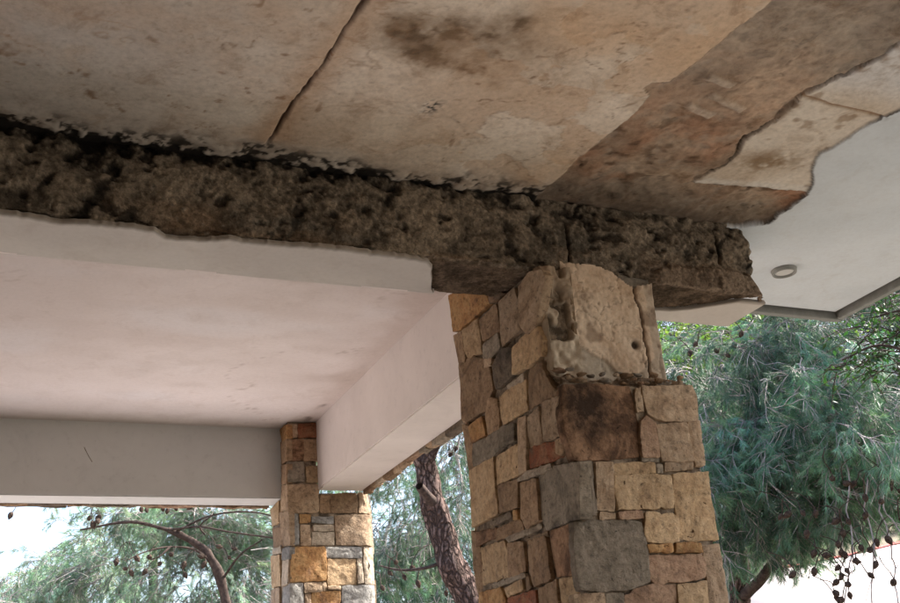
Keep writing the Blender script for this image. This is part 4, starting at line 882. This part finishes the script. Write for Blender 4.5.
# left pine
tree('pine_tree', (2.534, 10.684, 2.258)[:2]+(.2,), 'pine with dark curved trunk and spreading bare branches left of the far pillar', 'tree',
    [([(2.656, 10.674, 1.735), (2.530, 10.657, 2.608), (2.440, 10.624, 3.079), (2.348, 10.593, 3.409), (2.232, 10.584, 3.597), (2.082, 10.593, 3.713), (1.878, 10.611, 3.812)], .062, .028)],
    [((2.785, 12.208, 4.257), (.8, .5, .22), 50), ((2.101, 12.361, 4.176), (1., .6, .35), 45), ((1.264, 12.244, 3.774), (1., .6, .3), 40), ((3.009, 12.212, 3.979), (.6, .5, .5), 40), ((2.236, 12.456, 3.520), (.9, .6, .3), 50), ((3.154, 12.056, 3.459), (.4, .5, .4), 26), ((2.317, 11.301, 4.905), (1.4, 1, .6), 60), ((-0.052, 11.850, 3.490), (1., .8, .4), 30)],
    (2.528, 11.542, 3.695), (.20, .31, .23), seed=5, bark=MT_DBARK,
    limbs=[([(2.310, 10.590, 3.475), (2.112, 10.504, 3.601), (1.869, 10.444, 3.619), (1.635, 10.390, 3.564), (1.477, 10.327, 3.482)], .013, .005), ([(1.878, 10.611, 3.812), (2.128, 10.360, 3.788), (2.377, 10.217, 3.711), (2.800, 10.024, 3.607)], .011, .008),
      ([(1.942, 10.603, 3.791), (2.213, 10.321, 3.883), (2.549, 10.138, 3.883), (2.884, 9.966, 3.772)], .011, .006), ([(2.176, 10.365, 3.714), (2.128, 10.358, 3.797), (2.228, 10.214, 3.879)], .01, .006), ([(2.387, 10.597, 3.335), (2.497, 10.331, 3.519), (2.666, 10.163, 3.626)], .012, .006), ([(1.869, 10.444, 3.619), (1.768, 10.376, 3.524), (1.682, 10.396, 3.492)], .012, .005), ([(1.878, 10.611, 3.812), (1.531, 10.649, 3.894), (1.092, 10.716, 3.832)], .02, .008)],
    cones=[(1.129, 10.292, 3.870), (1.191, 10.293, 3.835), (1.223, 10.282, 3.869), (1.149, 10.300, 3.827), (1.473, 10.341, 3.404), (1.499, 10.339, 3.395), (1.644, 10.316, 3.398), (1.656, 10.294, 3.510), (1.535, 10.312, 3.514), (1.971, 10.249, 3.454), (1.966, 10.267, 3.358), (1.854, 10.257, 3.528), (2.154, 10.213, 3.445), (2.082, 10.220, 3.493), (2.378, 10.144, 3.549), (2.346, 10.165, 3.480), (1.563, 10.220, 3.939), (1.607, 10.215, 3.930), (1.755, 10.190, 3.934), (1.799, 10.184, 3.924), (1.860, 10.172, 3.931), (2.009, 10.142, 3.935), (2.237, 10.172, 3.573), (1.382, 10.336, 3.502), (0.474, 10.334, 3.911), (1.762, 10.287, 3.454)])
# trees behind: coarser needles
back = [
 ((8.919, 11.657, 4.693), 'dark green pine behind the hung cones, its crown right of the near pillar', (.035, .075, .05), [((8.320, 10.673, 5.188), (1.6, 1.2, 1.2), 90), ((9.564, 10.311, 5.131), (1.6, 1.2, 1.2), 90), ((9.938, 12.184, 4.564), (1.3, 1, .8), 60), ((10.596, 10.028, 5.089), (1.4, 1.4, 1.5), 80), ((10.551, 9.640, 6.155), (1.4, 1.4, 1.), 60)]),
 ((5.698, 13.433, 5.075), 'pale green pine far behind the leaning trunk', (.07, .13, .085), [((5.709, 13.605, 4.306), (1.3, 1.2, .8), 70), ((5.872, 13.739, 5.723), (1.5, 1.2, .8), 60), ((6.423, 12.975, 5.524), (1., 1., .8), 30)]),
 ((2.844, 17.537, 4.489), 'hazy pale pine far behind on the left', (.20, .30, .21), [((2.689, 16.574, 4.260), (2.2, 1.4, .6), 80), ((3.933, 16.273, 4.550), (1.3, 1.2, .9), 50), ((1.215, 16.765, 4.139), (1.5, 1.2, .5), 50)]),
 ((12.285, 17.187, 7.737), 'tall dark pine rising behind the crowns on the right', (.022, .05, .032), [((10.042, 12.510, 7.225), (1.6, 1.2, 1.), 80), ((11.815, 12.328, 7.294), (1.6, 1.2, 1.), 70), ((11.567, 15.102, 7.775), (2.2, 1.5, 2.), 90), ((14.072, 14.356, 7.673), (2.4, 1.5, 2.), 100), ((15.270, 13.357, 7.023), (2.2, 1.5, 2.4), 90), ((11.879, 15.714, 5.060), (1.6, 1.5, 1.8), 80), ((13.785, 13.990, 5.373), (2.2, 1.5, .9), 60), ((10.206, 15.264, 6.483), (1.6, 1.5, 2.), 60)]),
]
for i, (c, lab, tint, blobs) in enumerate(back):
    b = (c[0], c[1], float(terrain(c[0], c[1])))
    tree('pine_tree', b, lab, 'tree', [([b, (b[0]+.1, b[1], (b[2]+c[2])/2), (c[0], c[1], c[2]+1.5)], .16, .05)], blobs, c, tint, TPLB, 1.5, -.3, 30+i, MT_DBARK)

# broadleaf trees
def leafy(name, base, label, cat, trunk, blobs, n_leaf, size, tint, seed, limbs, group=None):
    r = np.random.default_rng(seed); root = empty(name, base, label=label, cat=cat, group=group)
    P = spline(trunk[0], 8); v, f = tube(P, np.linspace(trunk[1], trunk[2], len(P)), 10, .15, seed); link('trunk', npmesh('trunk', v, f), MT_DBARK, root)
    V = []; C = []; F = []; A = Acc(); k = 0
    for (c, rad, n) in blobs:
        c = np.array(c); rad = np.array(rad)
        for s_ in range(n):
            q = r.normal(0, 1, 3); q /= np.linalg.norm(q); p0 = c+q*rad*r.uniform(.2, 1)**.5
            d = r.normal(0, 1, 3); d[2] = -abs(d[2])*.3; d /= np.linalg.norm(d); tip = p0+d*size*7
            v, f = tube(np.array([p0, (p0+tip)/2+[0, 0, .02], tip]), np.array([.004, .003, .0015]), 3); A.add(v, f)
            for j in range(n_leaf):
                t = (j+.5)/n_leaf; o = p0+(tip-p0)*t; e = d*.5+r.normal(0, .6, 3); e[2] -= .25; e /= np.linalg.norm(e)
                sd_ = np.cross(e, r.normal(0, .5, 3)+[0, 0, 1.]); sd_ /= np.linalg.norm(sd_); L = size*r.uniform(.7, 1.3); nn = np.cross(e, sd_)
                V += [o, o+e*L*.45+sd_*L*.26-nn*L*.05, o+e*L+nn*L*-.12, o+e*L*.45-sd_*L*.26-nn*L*.05]; F += [(k, k+1, k+2), (k, k+2, k+3)]; k += 4
                g = np.array(tint)*r.uniform(.7, 1.35)*np.array([r.uniform(.8, 1.3), 1, r.uniform(.7, 1.2)]); C += [g]*4
    for pts, r0, r1 in limbs:
        P = spline(pts, 5); v, f = tube(P, np.linspace(r0, r1, len(P)), 6); A.add(v, f)
    link('crown', npmesh('crown', np.array(V), np.array(F), np.array(C)), MT_LEAF, root, False)['kind'] = 'stuff'; link('branches', npmesh('branches', *A.get()), MT_DBARK, root)['kind'] = 'stuff'
leafy('broadleaf_tree', (4.396, 4.083, 1.657)[:2]+(.9,), 'glossy green broadleaf branches hanging in at the right edge of the view', 'tree', ([(4.351, 4.126, 1.401), (4.496, 3.942, 2.092), (4.490, 3.798, 2.789), (4.432, 3.576, 3.490)], .05, .02),
    [((4.225, 3.883, 3.351), (.22, .25, .16), 46), ((4.259, 3.751, 3.547), (.20, .25, .10), 22), ((4.196, 4.077, 3.327), (.12, .2, .06), 12), ((4.476, 3.618, 3.297), (.3, .4, .5), 60)], 8, .036, (.022, .065, .02), 61,
    [([(4.473, 3.736, 3.025), (4.359, 3.782, 3.243), (4.225, 3.883, 3.351), (4.099, 4.032, 3.315)], .012, .004), ([(4.439, 3.613, 3.399), (4.311, 3.723, 3.486), (4.215, 3.828, 3.493)], .01, .004)])
leafy('broadleaf_tree', (7.809, 10.150, 3.835)[:2]+(2.4,), 'sunlit yellow green leafy tree just right of the bare pillar top, behind the pine', 'tree', ([(7.707, 10.463, 1.948), (7.833, 10.083, 4.048), (7.765, 9.807, 5.140), (7.687, 9.608, 5.794)], .09, .03),
    [((6.797, 8.481, 5.358), (.6, .5, .35), 110), ((7.219, 8.144, 5.315), (.5, .5, .25), 60), ((6.842, 9.045, 5.519), (.4, .4, .3), 40), ((8.023, 8.093, 5.359), (.6, .5, .3), 50)], 9, .06, (.11, .20, .055), 62,
    [([(7.779, 9.871, 4.922), (7.543, 9.019, 5.215), (7.576, 8.487, 5.419)], .03, .01)])
